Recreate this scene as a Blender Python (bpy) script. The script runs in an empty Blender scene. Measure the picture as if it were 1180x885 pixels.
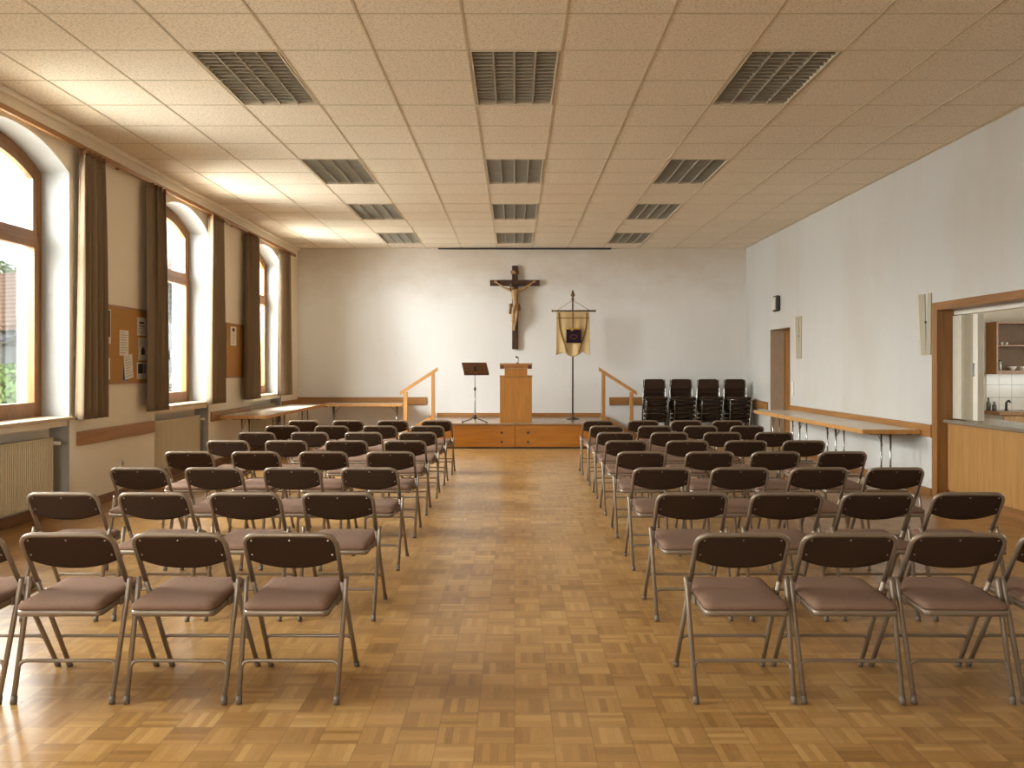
import bpy, bmesh, math, random
from mathutils import Vector, Matrix

random.seed(7)
C = bpy.context.scene.collection
S = bpy.context.scene

# ------------------------------------------------------------------ camera
FP, VX, VY, EYE = 1000.0, 593.0, 423.0, 1.48
cam_data = bpy.data.cameras.new('camera')
cam_data.sensor_width = 36.0
cam_data.sensor_fit = 'HORIZONTAL'
cam_data.lens = 36.0 * FP / 1180.0
cam_data.shift_x = -(VX - 590.0) / 1180.0
cam_data.shift_y = -(442.5 - VY) / 1180.0
cam_data.clip_end = 300
cam = bpy.data.objects.new('camera', cam_data)
cam.location = (0, 0, EYE)
cam.rotation_euler = (math.radians(90), 0, 0)
C.objects.link(cam)
S.camera = cam

# ------------------------------------------------------------------ view, sky, daylight
S.view_settings.view_transform = 'Standard'
S.view_settings.look = 'None'
S.view_settings.gamma = 1.0
S.view_settings.use_curve_mapping = False
S.view_settings.exposure = 1.7
S.cycles.use_denoising = True
S.cycles.max_bounces = 12
S.cycles.diffuse_bounces = 8
S.cycles.glossy_bounces = 4
S.cycles.transparent_max_bounces = 12
S.cycles.sample_clamp_indirect = 6.0

world = bpy.data.worlds.new('overcast_sky')
S.world = world
world.use_nodes = True
bg = world.node_tree.nodes['Background']
bg.inputs['Color'].default_value = (0.93, 0.97, 1.0, 1)
bg.inputs['Strength'].default_value = 0.9

SKY_POWER = 4800.0
LOW_SKY_POWER = 175.0
KITCHEN_FILL_POWER = 90.0
REAR_FILL_POWER = 90.0
WIN = [(14.70, 16.62), (10.78, 12.68), (6.80, 8.72), (2.82, 4.74), (-1.13, 0.79)]


def area_light(name, loc, rot, sx, sy, power, col):
    d = bpy.data.lights.new(name, 'AREA')
    d.shape = 'RECTANGLE'
    d.size, d.size_y = sx, sy
    d.energy = power
    d.color = col
    o = bpy.data.objects.new(name, d)
    o.location = loc
    o.rotation_euler = rot
    C.objects.link(o)
    return o


# one broad patch of bright sky above the garden lights all the arched windows
# the part of the sky low over the roofs, square on to each window
for (a, b), pw, dx, dy, yaw, sz in zip(WIN, (2.2, 1.2, 1.15, 0.55, 0.35), (-6.1, -5.75, -6.1, -6.1, -6.1),
                                       (-0.75, -0.2, -0.75, -0.75, -0.75), (26, 18, 26, 26, 26), (2.8, 2.0, 2.8, 2.8, 2.8)):
    area_light('window_daylight', (dx, (a + b) / 2 + dy, 3.1), (0, math.radians(-65), math.radians(yaw)),
               sz, 2.1, LOW_SKY_POWER * pw, (0.98, 0.99, 1.0))
area_light('sky_daylight', (-9.6, 10.5, 6.2), (0, math.radians(-66), 0), 5.4, 27.0, SKY_POWER, (0.98, 0.99, 1.0))
area_light('rear_fill_light', (-2.6, -4.2, 2.2), (math.radians(90), 0, 0), 2.8, 2.8, REAR_FILL_POWER, (1.0, 0.985, 0.95))  # added fill lamp, shines in from behind the viewer
area_light('kitchen_fill_light', (9.95, 10.2, 1.75), (0, math.radians(90), 0), 1.5, 2.4,
           KITCHEN_FILL_POWER, (1.0, 0.97, 0.92))  # added lamp that brightens the kitchen from its unseen side


# ------------------------------------------------------------------ helpers
def lin(r, g, b):
    def f(c):
        c /= 255.0
        return c / 12.92 if c <= 0.04045 else ((c + 0.055) / 1.055) ** 2.4
    return (f(r), f(g), f(b), 1.0)


class MB:
    """collects shapes and links them as ONE mesh object"""

    def __init__(self):
        self.bm = bmesh.new()

    def _mi(self, faces, mi, smooth):
        for f in faces:
            f.material_index = mi
            f.smooth = smooth

    def box(self, x0, x1, y0, y1, z0, z1, bev=0.0, mi=0, seg=2, rot=None):
        r = bmesh.ops.create_cube(self.bm, size=1.0)
        vs = r['verts']
        for v in vs:
            v.co = Vector(((x0 + x1) / 2 + v.co.x * (x1 - x0), (y0 + y1) / 2 + v.co.y * (y1 - y0),
                           (z0 + z1) / 2 + v.co.z * (z1 - z0)))
        fs = set(f for v in vs for f in v.link_faces)
        if bev > 0:
            es = set(e for v in vs for e in v.link_edges)
            r2 = bmesh.ops.bevel(self.bm, geom=list(es), offset=bev, segments=seg, affect='EDGES', profile=0.5)
            vs = set(r2['verts'])
            fs = set(f for v in vs for f in v.link_faces)
        self._mi(fs, mi, False)
        if rot is not None:
            bmesh.ops.transform(self.bm, matrix=rot, verts=list(vs))
        return self

    def tube(self, pts, r, n=10, mi=0, closed=False, cap=True):
        pts = [Vector(p) for p in pts]
        rs = r if isinstance(r, (list, tuple)) else [r] * len(pts)
        m = len(pts)
        rings = []
        prev = None
        for i in range(m):
            if closed:
                t = (pts[(i + 1) % m] - pts[i - 1]).normalized()
            elif i == 0:
                t = (pts[1] - pts[0]).normalized()
            elif i == m - 1:
                t = (pts[-1] - pts[-2]).normalized()
            else:
                t = ((pts[i + 1] - pts[i]).normalized() + (pts[i] - pts[i - 1]).normalized())
                t = t.normalized() if t.length > 1e-6 else (pts[i + 1] - pts[i]).normalized()
            if prev is None:
                ref = Vector((0, 0, 1)) if abs(t.z) < 0.9 else Vector((0, 1, 0))
                u = t.cross(ref).normalized()
            else:
                u = (prev - t * prev.dot(t))
                u = u.normalized() if u.length > 1e-6 else t.orthogonal().normalized()
            prev = u
            w = t.cross(u).normalized()
            rings.append([self.bm.verts.new(pts[i] + (u * math.cos(k * 2 * math.pi / n) + w * math.sin(k * 2 * math.pi / n)) * rs[i])
                          for k in range(n)])
        fs = []
        last = m if closed else m - 1
        for i in range(last):
            a, b = rings[i], rings[(i + 1) % m]
            for k in range(n):
                fs.append(self.bm.faces.new((a[k], a[(k + 1) % n], b[(k + 1) % n], b[k])))
        self._mi(fs, mi, True)
        if cap and not closed:
            f0 = self.bm.faces.new(rings[0][::-1])
            f1 = self.bm.faces.new(rings[-1])
            self._mi([f0, f1], mi, False)
        return self

    def lathe(self, prof, cx=0, cy=0, n=20, mi=0):
        rings = []
        for (r, z) in prof:
            r = max(r, 1e-4)
            rings.append([self.bm.verts.new((cx + r * math.cos(k * 2 * math.pi / n), cy + r * math.sin(k * 2 * math.pi / n), z)) for k in range(n)])
        fs = []
        for a, b in zip(rings, rings[1:]):
            for k in range(n):
                fs.append(self.bm.faces.new((a[k], a[(k + 1) % n], b[(k + 1) % n], b[k])))
        fs.append(self.bm.faces.new(rings[0][::-1]))
        fs.append(self.bm.faces.new(rings[-1]))
        self._mi(fs, mi, True)
        return self

    def prism(self, poly, t0, t1, axis='x', mi=0, smooth=False):
        """poly: list of 2-D points in the two other axes, extruded from t0 to t1 along axis"""
        def P(p, t):
            if axis == 'x':
                return (t, p[0], p[1])
            if axis == 'y':
                return (p[0], t, p[1])
            return (p[0], p[1], t)
        a = [self.bm.verts.new(P(p, t0)) for p in poly]
        b = [self.bm.verts.new(P(p, t1)) for p in poly]
        fs = [self.bm.faces.new(a), self.bm.faces.new(b[::-1])]
        n = len(poly)
        side = []
        for k in range(n):
            side.append(self.bm.faces.new((a[k], b[k], b[(k + 1) % n], a[(k + 1) % n])))
        self._mi(fs, mi, False)
        self._mi(side, mi, smooth)
        return self

    def ring(self, outer, inner, t0, t1, mi=0):
        """frame between two loops of (y,z) points, thickness along x"""
        n = len(outer)
        oa = [self.bm.verts.new((t0, p[0], p[1])) for p in outer]
        ob = [self.bm.verts.new((t1, p[0], p[1])) for p in outer]
        ia = [self.bm.verts.new((t0, p[0], p[1])) for p in inner]
        ib = [self.bm.verts.new((t1, p[0], p[1])) for p in inner]
        fs = []
        for k in range(n):
            j = (k + 1) % n
            fs.append(self.bm.faces.new((oa[k], oa[j], ia[j], ia[k])))
            fs.append(self.bm.faces.new((ob[k], ib[k], ib[j], ob[j])))
            fs.append(self.bm.faces.new((oa[k], ob[k], ob[j], oa[j])))
            fs.append(self.bm.faces.new((ia[k], ia[j], ib[j], ib[k])))
        self._mi(fs, mi, False)
        return self

    def quad(self, pts, mi=0):
        f = self.bm.faces.new([self.bm.verts.new(p) for p in pts])
        self._mi([f], mi, False)
        return self

    def grid(self, fn, nu, nv, mi=0, smooth=True):
        vs = [[self.bm.verts.new(fn(i / nu, j / nv)) for j in range(nv + 1)] for i in range(nu + 1)]
        fs = []
        for i in range(nu):
            for j in range(nv):
                fs.append(self.bm.faces.new((vs[i][j], vs[i + 1][j], vs[i + 1][j + 1], vs[i][j + 1])))
        self._mi(fs, mi, smooth)
        return self

    def build(self, name, mats, parent=None, recalc=True):
        if recalc:
            bmesh.ops.recalc_face_normals(self.bm, faces=self.bm.faces[:])
        me = bpy.data.meshes.new(name)
        self.bm.to_mesh(me)
        self.bm.free()
        for m in (mats if isinstance(mats, (list, tuple)) else [mats]):
            me.materials.append(m)
        o = bpy.data.objects.new(name, me)
        C.objects.link(o)
        if parent is not None:
            o.parent = parent
        return o


def tag(o, label, cat, group=None, kind=None):
    o['label'] = label
    o['category'] = cat
    if group:
        o['group'] = group
    if kind:
        o['kind'] = kind
    return o


def thing(name, label, cat, loc=(0, 0, 0), rz=0.0, group=None):
    o = bpy.data.objects.new(name, None)
    o.empty_display_size = 0.1
    C.objects.link(o)
    o.location = loc
    o.rotation_euler = (0, 0, rz)
    return tag(o, label, cat, group)


def struct(o, label=None, cat=None):
    o['kind'] = 'structure'
    if label:
        o['label'] = label
        o['category'] = cat or 'structure'
    return o


def copy_tree(o, parent=None):
    c = o.copy()
    C.objects.link(c)
    if parent is not None:
        c.parent = parent
    for ch in list(o.children):
        copy_tree(ch, c)
    return c


# ------------------------------------------------------------------ materials
class NT:
    def __init__(self, name):
        self.m = bpy.data.materials.new(name)
        self.m.use_nodes = True
        self.t = self.m.node_tree
        self.b = self.t.nodes['Principled BSDF']

    def n(self, typ, **kw):
        nd = self.t.nodes.new(typ)
        for k, v in kw.items():
            setattr(nd, k, v)
        return nd

    def link(self, a, b):
        self.t.links.new(a, b)

    def math(self, op, a, b=None, c=None):
        nd = self.n('ShaderNodeMath', operation=op)
        for i, v in enumerate((a, b, c)):
            if v is None:
                continue
            if isinstance(v, (int, float)):
                nd.inputs[i].default_value = v
            else:
                self.link(v, nd.inputs[i])
        return nd.outputs[0]

    def coords(self, scale=(1, 1, 1), loc=(0, 0, 0), which='Object'):
        tc = self.n('ShaderNodeTexCoord')
        mp = self.n('ShaderNodeMapping')
        mp.inputs['Scale'].default_value = scale
        mp.inputs['Location'].default_value = loc
        self.link(tc.outputs[which], mp.inputs['Vector'])
        return mp.outputs['Vector']

    def noise(self, vec, scale=5.0, detail=4.0, rough=0.55):
        nd = self.n('ShaderNodeTexNoise')
        nd.inputs['Scale'].default_value = scale
        nd.inputs['Detail'].default_value = detail
        nd.inputs['Roughness'].default_value = rough
        self.link(vec, nd.inputs['Vector'])
        return nd.outputs['Fac']

    def ramp(self, fac, stops):
        nd = self.n('ShaderNodeValToRGB')
        el = nd.color_ramp.elements
        while len(el) < len(stops):
            el.new(0.5)
        for e, (p, c) in zip(el, stops):
            e.position = p
            e.color = c
        self.link(fac, nd.inputs['Fac'])
        return nd.outputs['Color']

    def mix(self, fac, a, b, blend='MIX'):
        nd = self.n('ShaderNodeMix', data_type='RGBA', blend_type=blend)
        for sock, v in ((nd.inputs[0], fac), (nd.inputs[6], a), (nd.inputs[7], b)):
            if isinstance(v, (int, float)):
                sock.default_value = v
            elif isinstance(v, tuple):
                sock.default_value = v
            else:
                self.link(v, sock)
        return nd.outputs[2]

    def bump(self, h, strength=0.2, dist=0.01):
        nd = self.n('ShaderNodeBump')
        nd.inputs['Strength'].default_value = strength
        nd.inputs['Distance'].default_value = dist
        self.link(h, nd.inputs['Height'])
        self.link(nd.outputs['Normal'], self.b.inputs['Normal'])


def plain(name, col, rough=0.5, metal=0.0, var=0.08, vscale=8.0, bump=0.0, bscale=60.0, spec=0.5):
    k = NT(name)
    k.b.inputs['Roughness'].default_value = rough
    k.b.inputs['Metallic'].default_value = metal
    k.b.inputs['Specular IOR Level'].default_value = spec
    v = k.coords()
    f = k.noise(v, vscale, 3)
    lo = tuple(c * (1 - var) for c in col[:3]) + (1,)
    hi = tuple(min(1, c * (1 + var)) for c in col[:3]) + (1,)
    k.link(k.ramp(f, [(0.3, lo), (0.7, hi)]), k.b.inputs['Base Color'])
    if bump:
        k.bump(k.noise(v, bscale, 2), bump, 0.004)
    return k.m


def wood(name, c1, c2, axis='z', rough=0.4, scale=1.0, c3=None):
    k = NT(name)
    s = {'x': (0.9, 14, 14), 'y': (14, 0.9, 14), 'z': (14, 14, 0.9)}[axis]
    v = k.coords(tuple(a * scale for a in s))
    f = k.noise(v, 1.6, 6, 0.62)
    f2 = k.noise(v, 9.0, 3, 0.5)
    ff = k.math('ADD', k.math('MULTIPLY', f, 0.75), k.math('MULTIPLY', f2, 0.25))
    k.link(k.ramp(ff, [(0.32, c1), (0.68, c2)]), k.b.inputs['Base Color'])
    k.b.inputs['Roughness'].default_value = rough
    k.bump(f2, 0.05, 0.002)
    return k.m


def fabric(name, col, bump=0.35, sc=420.0, var=0.22, rough=0.95):
    k = NT(name)
    v = k.coords()
    f = k.noise(v, sc, 2, 0.6)
    g = k.noise(v, 14.0, 3)
    lo = tuple(c * (1 - var) for c in col[:3]) + (1,)
    hi = tuple(min(1, c * (1 + var)) for c in col[:3]) + (1,)
    base = k.ramp(f, [(0.35, lo), (0.65, hi)])
    base = k.mix(k.math('MULTIPLY', g, 0.25), base, tuple(c * 0.8 for c in col[:3]) + (1,))
    k.link(base, k.b.inputs['Base Color'])
    k.b.inputs['Roughness'].default_value = rough
    k.b.inputs['Specular IOR Level'].default_value = 0.2
    k.bump(f, bump, 0.002)
    return k.m


def plaster(name, col, stain=(0.55, 0.45, 0.32, 1), amount=0.35, seedloc=(0, 0, 0), smoke=0.0):
    k = NT(name)
    v = k.coords(loc=seedloc)
    big = k.noise(k.coords((0.5, 0.5, 0.28), seedloc), 1.3, 5, 0.6)
    streak = k.noise(k.coords((2.2, 2.2, 0.22), seedloc), 1.0, 4, 0.6)
    fine = k.noise(v, 38.0, 4, 0.6)
    st = tuple(c * s for c, s in zip(col[:3], stain[:3])) + (1,)
    fac = k.math('MULTIPLY', k.ramp(big, [(0.45, (0, 0, 0, 1)), (0.85, (1, 1, 1, 1))]), amount)
    c = k.mix(fac, col, st)
    fac2 = k.math('MULTIPLY', k.ramp(streak, [(0.55, (0, 0, 0, 1)), (0.85, (1, 1, 1, 1))]), amount * 0.7)
    c = k.mix(fac2, c, st)
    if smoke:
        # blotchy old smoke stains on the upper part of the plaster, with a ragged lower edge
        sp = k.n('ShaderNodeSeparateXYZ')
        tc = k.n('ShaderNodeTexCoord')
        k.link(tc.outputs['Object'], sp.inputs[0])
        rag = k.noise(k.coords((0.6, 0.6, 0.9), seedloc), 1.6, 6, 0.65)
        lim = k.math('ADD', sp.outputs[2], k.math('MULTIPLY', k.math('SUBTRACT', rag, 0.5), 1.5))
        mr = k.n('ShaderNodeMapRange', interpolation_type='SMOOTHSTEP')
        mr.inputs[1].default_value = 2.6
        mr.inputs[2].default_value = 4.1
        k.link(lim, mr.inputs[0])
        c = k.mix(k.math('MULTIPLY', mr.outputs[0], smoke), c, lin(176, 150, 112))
    c = k.mix(k.math('MULTIPLY', fine, 0.10), c, tuple(x * 0.8 for x in col[:3]) + (1,))
    k.link(c, k.b.inputs['Base Color'])
    k.b.inputs['Roughness'].default_value = 0.92
    k.b.inputs['Specular IOR Level'].default_value = 0.2
    k.bump(fine, 0.25, 0.006)
    return k.m


def parquet(name):
    k = NT(name)
    tc = k.n('ShaderNodeTexCoord')
    sp = k.n('ShaderNodeSeparateXYZ')
    k.link(tc.outputs['Object'], sp.inputs[0])
    T, NS = 0.155, 5
    gx = k.math('DIVIDE', sp.outputs[0], T)
    gy = k.math('DIVIDE', sp.outputs[1], T)
    ix, iy = k.math('FLOOR', gx), k.math('FLOOR', gy)
    fx, fy = k.math('FRACT', gx), k.math('FRACT', gy)
    par = k.math('FLOORED_MODULO', k.math('ADD', ix, iy), 2.0)
    inv = k.math('SUBTRACT', 1.0, par)
    u = k.math('ADD', k.math('MULTIPLY', fx, inv), k.math('MULTIPLY', fy, par))
    w = k.math('ADD', k.math('MULTIPLY', fy, inv), k.math('MULTIPLY', fx, par))
    us = k.math('MULTIPLY', u, NS)
    s = k.math('FLOOR', us)
    cv = k.n('ShaderNodeCombineXYZ')
    k.link(ix, cv.inputs[0]); k.link(iy, cv.inputs[1]); k.link(s, cv.inputs[2])
    wn = k.n('ShaderNodeTexWhiteNoise', noise_dimensions='3D')
    k.link(cv.outputs[0], wn.inputs['Vector'])
    cv2 = k.n('ShaderNodeCombineXYZ')
    k.link(ix, cv2.inputs[0]); k.link(iy, cv2.inputs[1]); cv2.inputs[2].default_value = 77.3
    wn2 = k.n('ShaderNodeTexWhiteNoise', noise_dimensions='3D')
    k.link(cv2.outputs[0], wn2.inputs['Vector'])
    gv = k.n('ShaderNodeCombineXYZ')
    k.link(k.math('ADD', k.math('MULTIPLY', us, 2.2), k.math('MULTIPLY', wn.outputs['Value'], 91.0)), gv.inputs[0])
    k.link(k.math('MULTIPLY', w, 1.3), gv.inputs[1])
    k.link(k.math('MULTIPLY', wn2.outputs['Value'], 57.0), gv.inputs[2])
    grain = k.noise(gv.outputs[0], 2.2, 5, 0.65)
    val = k.math('ADD', k.math('MULTIPLY', wn.outputs['Value'], 0.36),
                 k.math('ADD', k.math('MULTIPLY', wn2.outputs['Value'], 0.28), k.math('MULTIPLY', grain, 0.42)))
    col = k.ramp(val, [(0.15, FLOOR_D), (0.55, FLOOR_M), (0.95, FLOOR_L)])
    # joints
    js = k.math('GREATER_THAN', k.math('MULTIPLY', k.math('ABSOLUTE', k.math('SUBTRACT', k.math('FRACT', us), 0.5)), 2.0), 0.955)
    jq = k.math('GREATER_THAN', k.math('MULTIPLY', k.math('MAXIMUM', k.math('ABSOLUTE', k.math('SUBTRACT', fx, 0.5)),
                k.math('ABSOLUTE', k.math('SUBTRACT', fy, 0.5))), 2.0), 0.982)
    j = k.math('MAXIMUM', k.math('MULTIPLY', js, 0.28), k.math('MULTIPLY', jq, 0.6))
    col = k.mix(j, col, (0.07, 0.035, 0.014, 1))
    # worn varnish: paler patches along the walkways
    wear = k.noise(k.coords((0.7, 0.35, 1)), 1.1, 5, 0.6)
    col = k.mix(k.math('MULTIPLY', k.ramp(wear, [(0.42, (0, 0, 0, 1)), (0.75, (1, 1, 1, 1))]), 0.30), col, FLOOR_W)
    k.link(col, k.b.inputs['Base Color'])
    rr = k.n('ShaderNodeMapRange')
    rr.inputs[3].default_value = 0.24
    rr.inputs[4].default_value = 0.38
    k.link(wear, rr.inputs[0])
    k.link(rr.outputs[0], k.b.inputs['Roughness'])
    k.b.inputs['Specular IOR Level'].default_value = 0.5
    k.bump(k.math('SUBTRACT', k.math('MULTIPLY', grain, 0.3), j), 0.03, 0.002)
    return k.m


def translucent(name, col):
    k = NT(name)
    v = k.coords()
    f = k.noise(v, 300.0, 2)
    base = k.ramp(f, [(0.3, tuple(c * 0.85 for c in col[:3]) + (1,)), (0.7, col)])
    k.link(base, k.b.inputs['Base Color'])
    k.b.inputs['Roughness'].default_value = 0.95
    k.b.inputs['Specular IOR Level'].default_value = 0.1
    tr = k.n('ShaderNodeBsdfTranslucent')
    k.link(base, tr.inputs['Color'])
    mx = k.n('ShaderNodeMixShader')
    mx.inputs[0].default_value = 0.22
    out = k.t.nodes['Material Output']
    k.link(k.b.outputs[0], mx.inputs[1])
    k.link(tr.outputs[0], mx.inputs[2])
    k.link(mx.outputs[0], out.inputs['Surface'])
    return k.m


def glass(name):
    k = NT(name)
    tr = k.n('ShaderNodeBsdfTransparent')
    tr.inputs['Color'].default_value = (0.96, 0.98, 0.97, 1)
    gl = k.n('ShaderNodeBsdfGlossy')
    gl.inputs['Roughness'].default_value = 0.01
    fr = k.n('ShaderNodeFresnel')
    fr.inputs['IOR'].default_value = 1.35
    mx = k.n('ShaderNodeMixShader')
    k.link(k.math('MULTIPLY', fr.outputs[0], 0.5), mx.inputs[0])
    k.link(tr.outputs[0], mx.inputs[1])
    k.link(gl.outputs[0], mx.inputs[2])
    k.link(mx.outputs[0], k.t.nodes['Material Output'].inputs['Surface'])
    return k.m


def tile_mat(name, col, T=0.2, ox=0.0, oz=0.0):
    k = NT(name)
    tc = k.n('ShaderNodeTexCoord')
    sp = k.n('ShaderNodeSeparateXYZ')
    k.link(tc.outputs['Object'], sp.inputs[0])
    fx = k.math('FRACT', k.math('DIVIDE', k.math('SUBTRACT', sp.outputs[0], ox), T))
    fz = k.math('FRACT', k.math('DIVIDE', k.math('SUBTRACT', sp.outputs[2], oz), T))
    d = k.math('MAXIMUM', k.math('ABSOLUTE', k.math('SUBTRACT', fx, 0.5)), k.math('ABSOLUTE', k.math('SUBTRACT', fz, 0.5)))
    g = k.math('GREATER_THAN', d, 0.482)
    k.link(k.mix(g, col, (0.28, 0.26, 0.22, 1)), k.b.inputs['Base Color'])
    k.b.inputs['Roughness'].default_value = 0.2
    return k.m


def roof_mat(name):
    k = NT(name)
    tc = k.n('ShaderNodeTexCoord')
    wv = k.n('ShaderNodeTexWave', wave_type='BANDS', bands_direction='Z')
    wv.inputs['Scale'].default_value = 1.6
    wv.inputs['Distortion'].default_value = 0.4
    k.link(tc.outputs['Object'], wv.inputs['Vector'])
    nz = k.noise(k.coords(), 3.0, 4)
    c = k.ramp(wv.outputs['Fac'], [(0.1, lin(104, 70, 56)), (0.6, lin(150, 112, 92))])
    c = k.mix(k.math('MULTIPLY', nz, 0.5), c, lin(146, 118, 100))
    k.link(c, k.b.inputs['Base Color'])
    k.b.inputs['Roughness'].default_value = 0.9
    return k.m


def ceiling_mat(name, col):
    k = NT(name)
    v = k.coords()
    f = k.noise(v, 55.0, 3, 0.75)
    g = k.noise(k.coords((1, 1, 1)), 0.7, 4)
    c = k.ramp(f, [(0.40, tuple(x * 0.72 for x in col[:3]) + (1,)), (0.52, col)])
    c = k.mix(k.math('MULTIPLY', g, 0.2), c, tuple(a * b for a, b in zip(col[:3], (0.9, 0.82, 0.7))) + (1,))
    k.link(c, k.b.inputs['Base Color'])
    k.b.inputs['Roughness'].default_value = 0.95
    k.b.inputs['Specular IOR Level'].default_value = 0.1
    k.bump(f, 0.3, 0.004)
    return k.m


FLOOR_D, FLOOR_M, FLOOR_L, FLOOR_W = lin(124, 86, 42), lin(162, 121, 66), lin(190, 151, 94), lin(172, 146, 110)

M = {}
M['wall_cream'] = plaster('plaster_cream', lin(240, 231, 212), (0.72, 0.62, 0.45, 1), 0.30)
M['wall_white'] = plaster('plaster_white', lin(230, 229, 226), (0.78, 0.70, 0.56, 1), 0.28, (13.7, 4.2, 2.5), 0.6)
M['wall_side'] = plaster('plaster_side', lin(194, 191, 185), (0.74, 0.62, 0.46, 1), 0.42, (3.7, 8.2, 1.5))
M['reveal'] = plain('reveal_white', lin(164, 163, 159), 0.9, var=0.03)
M['floor'] = parquet('mosaic_parquet')
M['ceiling'] = ceiling_mat('mineral_tile', lin(238, 226, 206))
M['grid'] = plain('ceiling_grid_paint', lin(196, 180, 152), 0.6, var=0.05)
M['frame_wood'] = wood('window_wood', lin(118, 78, 38), lin(150, 106, 58), 'z', 0.4)
M['frame_wood_y'] = wood('window_wood_level', lin(118, 78, 38), lin(150, 106, 58), 'y', 0.4)
M['rail_wood'] = wood('wall_rail_wood', lin(134, 90, 44), lin(172, 122, 66), 'y', 0.4)
M['rail_wood_x'] = wood('wall_rail_wood_back', lin(134, 90, 44), lin(172, 122, 66), 'x', 0.4)
M['hatch_wood'] = wood('hatch_wood', lin(120, 80, 38), lin(154, 108, 58), 'z', 0.4)
M['hatch_wood_y'] = wood('hatch_wood_level', lin(120, 80, 38), lin(154, 108, 58), 'y', 0.4)
M['panel_wood'] = wood('panel_wood', lin(152, 108, 56), lin(180, 136, 80), 'z', 0.4, 0.8)
M['stage_wood'] = wood('stage_wood', lin(150, 90, 18), lin(184, 118, 32), 'x', 0.35)
M['lectern_wood'] = wood('lectern_wood', lin(156, 100, 28), lin(188, 128, 44), 'z', 0.38)
M['handrail_wood'] = wood('handrail_wood', lin(172, 120, 62), lin(200, 150, 88), 'z', 0.4)
M['dark_wood'] = wood('dark_wood', lin(74, 42, 20), lin(108, 64, 32), 'x', 0.4)
M['base_wood'] = wood('baseboard_wood', lin(112, 74, 38), lin(146, 100, 56), 'y', 0.4)
M['cross_wood'] = wood('cross_wood', lin(52, 32, 18), lin(84, 52, 30), 'z', 0.5)
M['cross_wood_x'] = wood('cross_wood_level', lin(52, 32, 18), lin(84, 52, 30), 'x', 0.5)
M['stage_top'] = plain('stage_top', lin(150, 122, 96), 0.25, var=0.1, vscale=3)
M['sill'] = plain('sill_stone', lin(196, 176, 146), 0.35, var=0.06)
M['glass'] = glass('window_glass')
M['curtain'] = translucent('curtain_cloth', lin(146, 125, 100))
M['curtain_head'] = plain('curtain_heading', lin(120, 84, 50), 0.7)
M['radiator'] = plain('radiator_enamel', lin(206, 194, 166), 0.35, var=0.03)
M['metal'] = plain('brushed_metal', lin(150, 148, 142), 0.35, 0.9, var=0.05)
M['chrome'] = plain('leg_steel', lin(170, 168, 162), 0.25, 1.0, var=0.05)
M['chair_tube'] = plain('taupe_tube', lin(140, 125, 108), 0.36, 0.4, var=0.05)
M['chair_fabric'] = fabric('brown_upholstery', lin(126, 99, 82))
M['chair_back'] = fabric('brown_backrest', lin(60, 42, 28))
M['screw'] = plain('screw_steel', lin(190, 180, 165), 0.3, 0.9)
M['rubber'] = plain('rubber', lin(48, 42, 38), 0.7)
M['foot_cap'] = plain('foot_cap', lin(104, 92, 80), 0.6)
M['stack_pad'] = fabric('dark_upholstery', lin(58, 42, 30))
M['table_top'] = plain('table_laminate', lin(196, 184, 166), 0.3, var=0.05, vscale=4)
M['louver'] = plain('louver_metal', lin(162, 154, 136), 0.4, 0.2, var=0.06)
M['louver_in'] = plain('louver_inside', lin(92, 86, 74), 0.5, 0.2, var=0.05)
M['lampframe'] = plain('lamp_frame', lin(206, 192, 166), 0.5)
M['cork'] = fabric('cork', lin(184, 138, 84), 0.3, 160, 0.16)
M['paper'] = plain('paper', lin(228, 222, 210), 0.8, var=0.03)
M['ink'] = plain('ink', lin(58, 54, 52), 0.8)
M['ink_grey'] = plain('ink_grey', lin(140, 135, 128), 0.8)
M['ink_blue'] = plain('ink_blue', lin(52, 84, 120), 0.7)
M['photo_tan'] = plain('photo_tan', lin(168, 126, 96), 0.7)
M['black'] = plain('black_plastic', lin(28, 26, 24), 0.4)
M['door_taupe'] = plain('door_reveal_paint', lin(170, 150, 126), 0.8, var=0.05)
M['white_plastic'] = plain('white_plastic', lin(222, 216, 202), 0.4, var=0.03)
M['accordion'] = plain('accordion_vinyl', lin(206, 198, 180), 0.5, var=0.04)
M['accordion_shaded'] = plain('accordion_fold_shade', lin(160, 148, 124), 0.6, var=0.04)  # darker copy of the vinyl, shade of the half-open pleat in the colour
M['counter'] = plain('counter_laminate', lin(128, 116, 100), 0.2, var=0.06)
M['tiles'] = tile_mat('kitchen_tiles', lin(226, 224, 216), 0.2, 7.44, 0.8)
M['kitchen_wall'] = plaster('kitchen_plaster', lin(214, 206, 190), (0.8, 0.75, 0.65, 1), 0.15)
M['kitchen_floor'] = plain('kitchen_floor', lin(150, 130, 105), 0.4)
M['stone_tile'] = plain('beige_tile', lin(176, 160, 134), 0.35, var=0.05)
M['porcelain'] = plain('porcelain', lin(235, 232, 225), 0.15, var=0.02)
M['dark_glass'] = plain('dark_bottle', lin(92, 92, 84), 0.1)
M['sconce'] = plain('sconce_metal', lin(196, 190, 172), 0.5, 0.0, var=0.03)
M['sconce_shaded'] = plain('sconce_facet_shade', lin(160, 150, 126), 0.5, 0.0, var=0.03)  # darker copy of the sconce colour, shade of the turned facets painted in
M['corpus'] = plain('carved_wood', lin(172, 138, 92), 0.5, var=0.2, vscale=20)
M['hair'] = plain('carved_hair', lin(62, 40, 24), 0.6)
M['loincloth'] = plain('gilded_cloth', lin(132, 100, 60), 0.5, var=0.2, vscale=30)
M['banner'] = fabric('banner_cloth', lin(204, 178, 130), 0.2, 90, 0.12)
M['banner_trim'] = fabric('banner_trim', lin(128, 98, 56), 0.2, 90, 0.12)
M['emblem'] = fabric('emblem_velvet', lin(42, 26, 36), 0.2, 200, 0.2)
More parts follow.
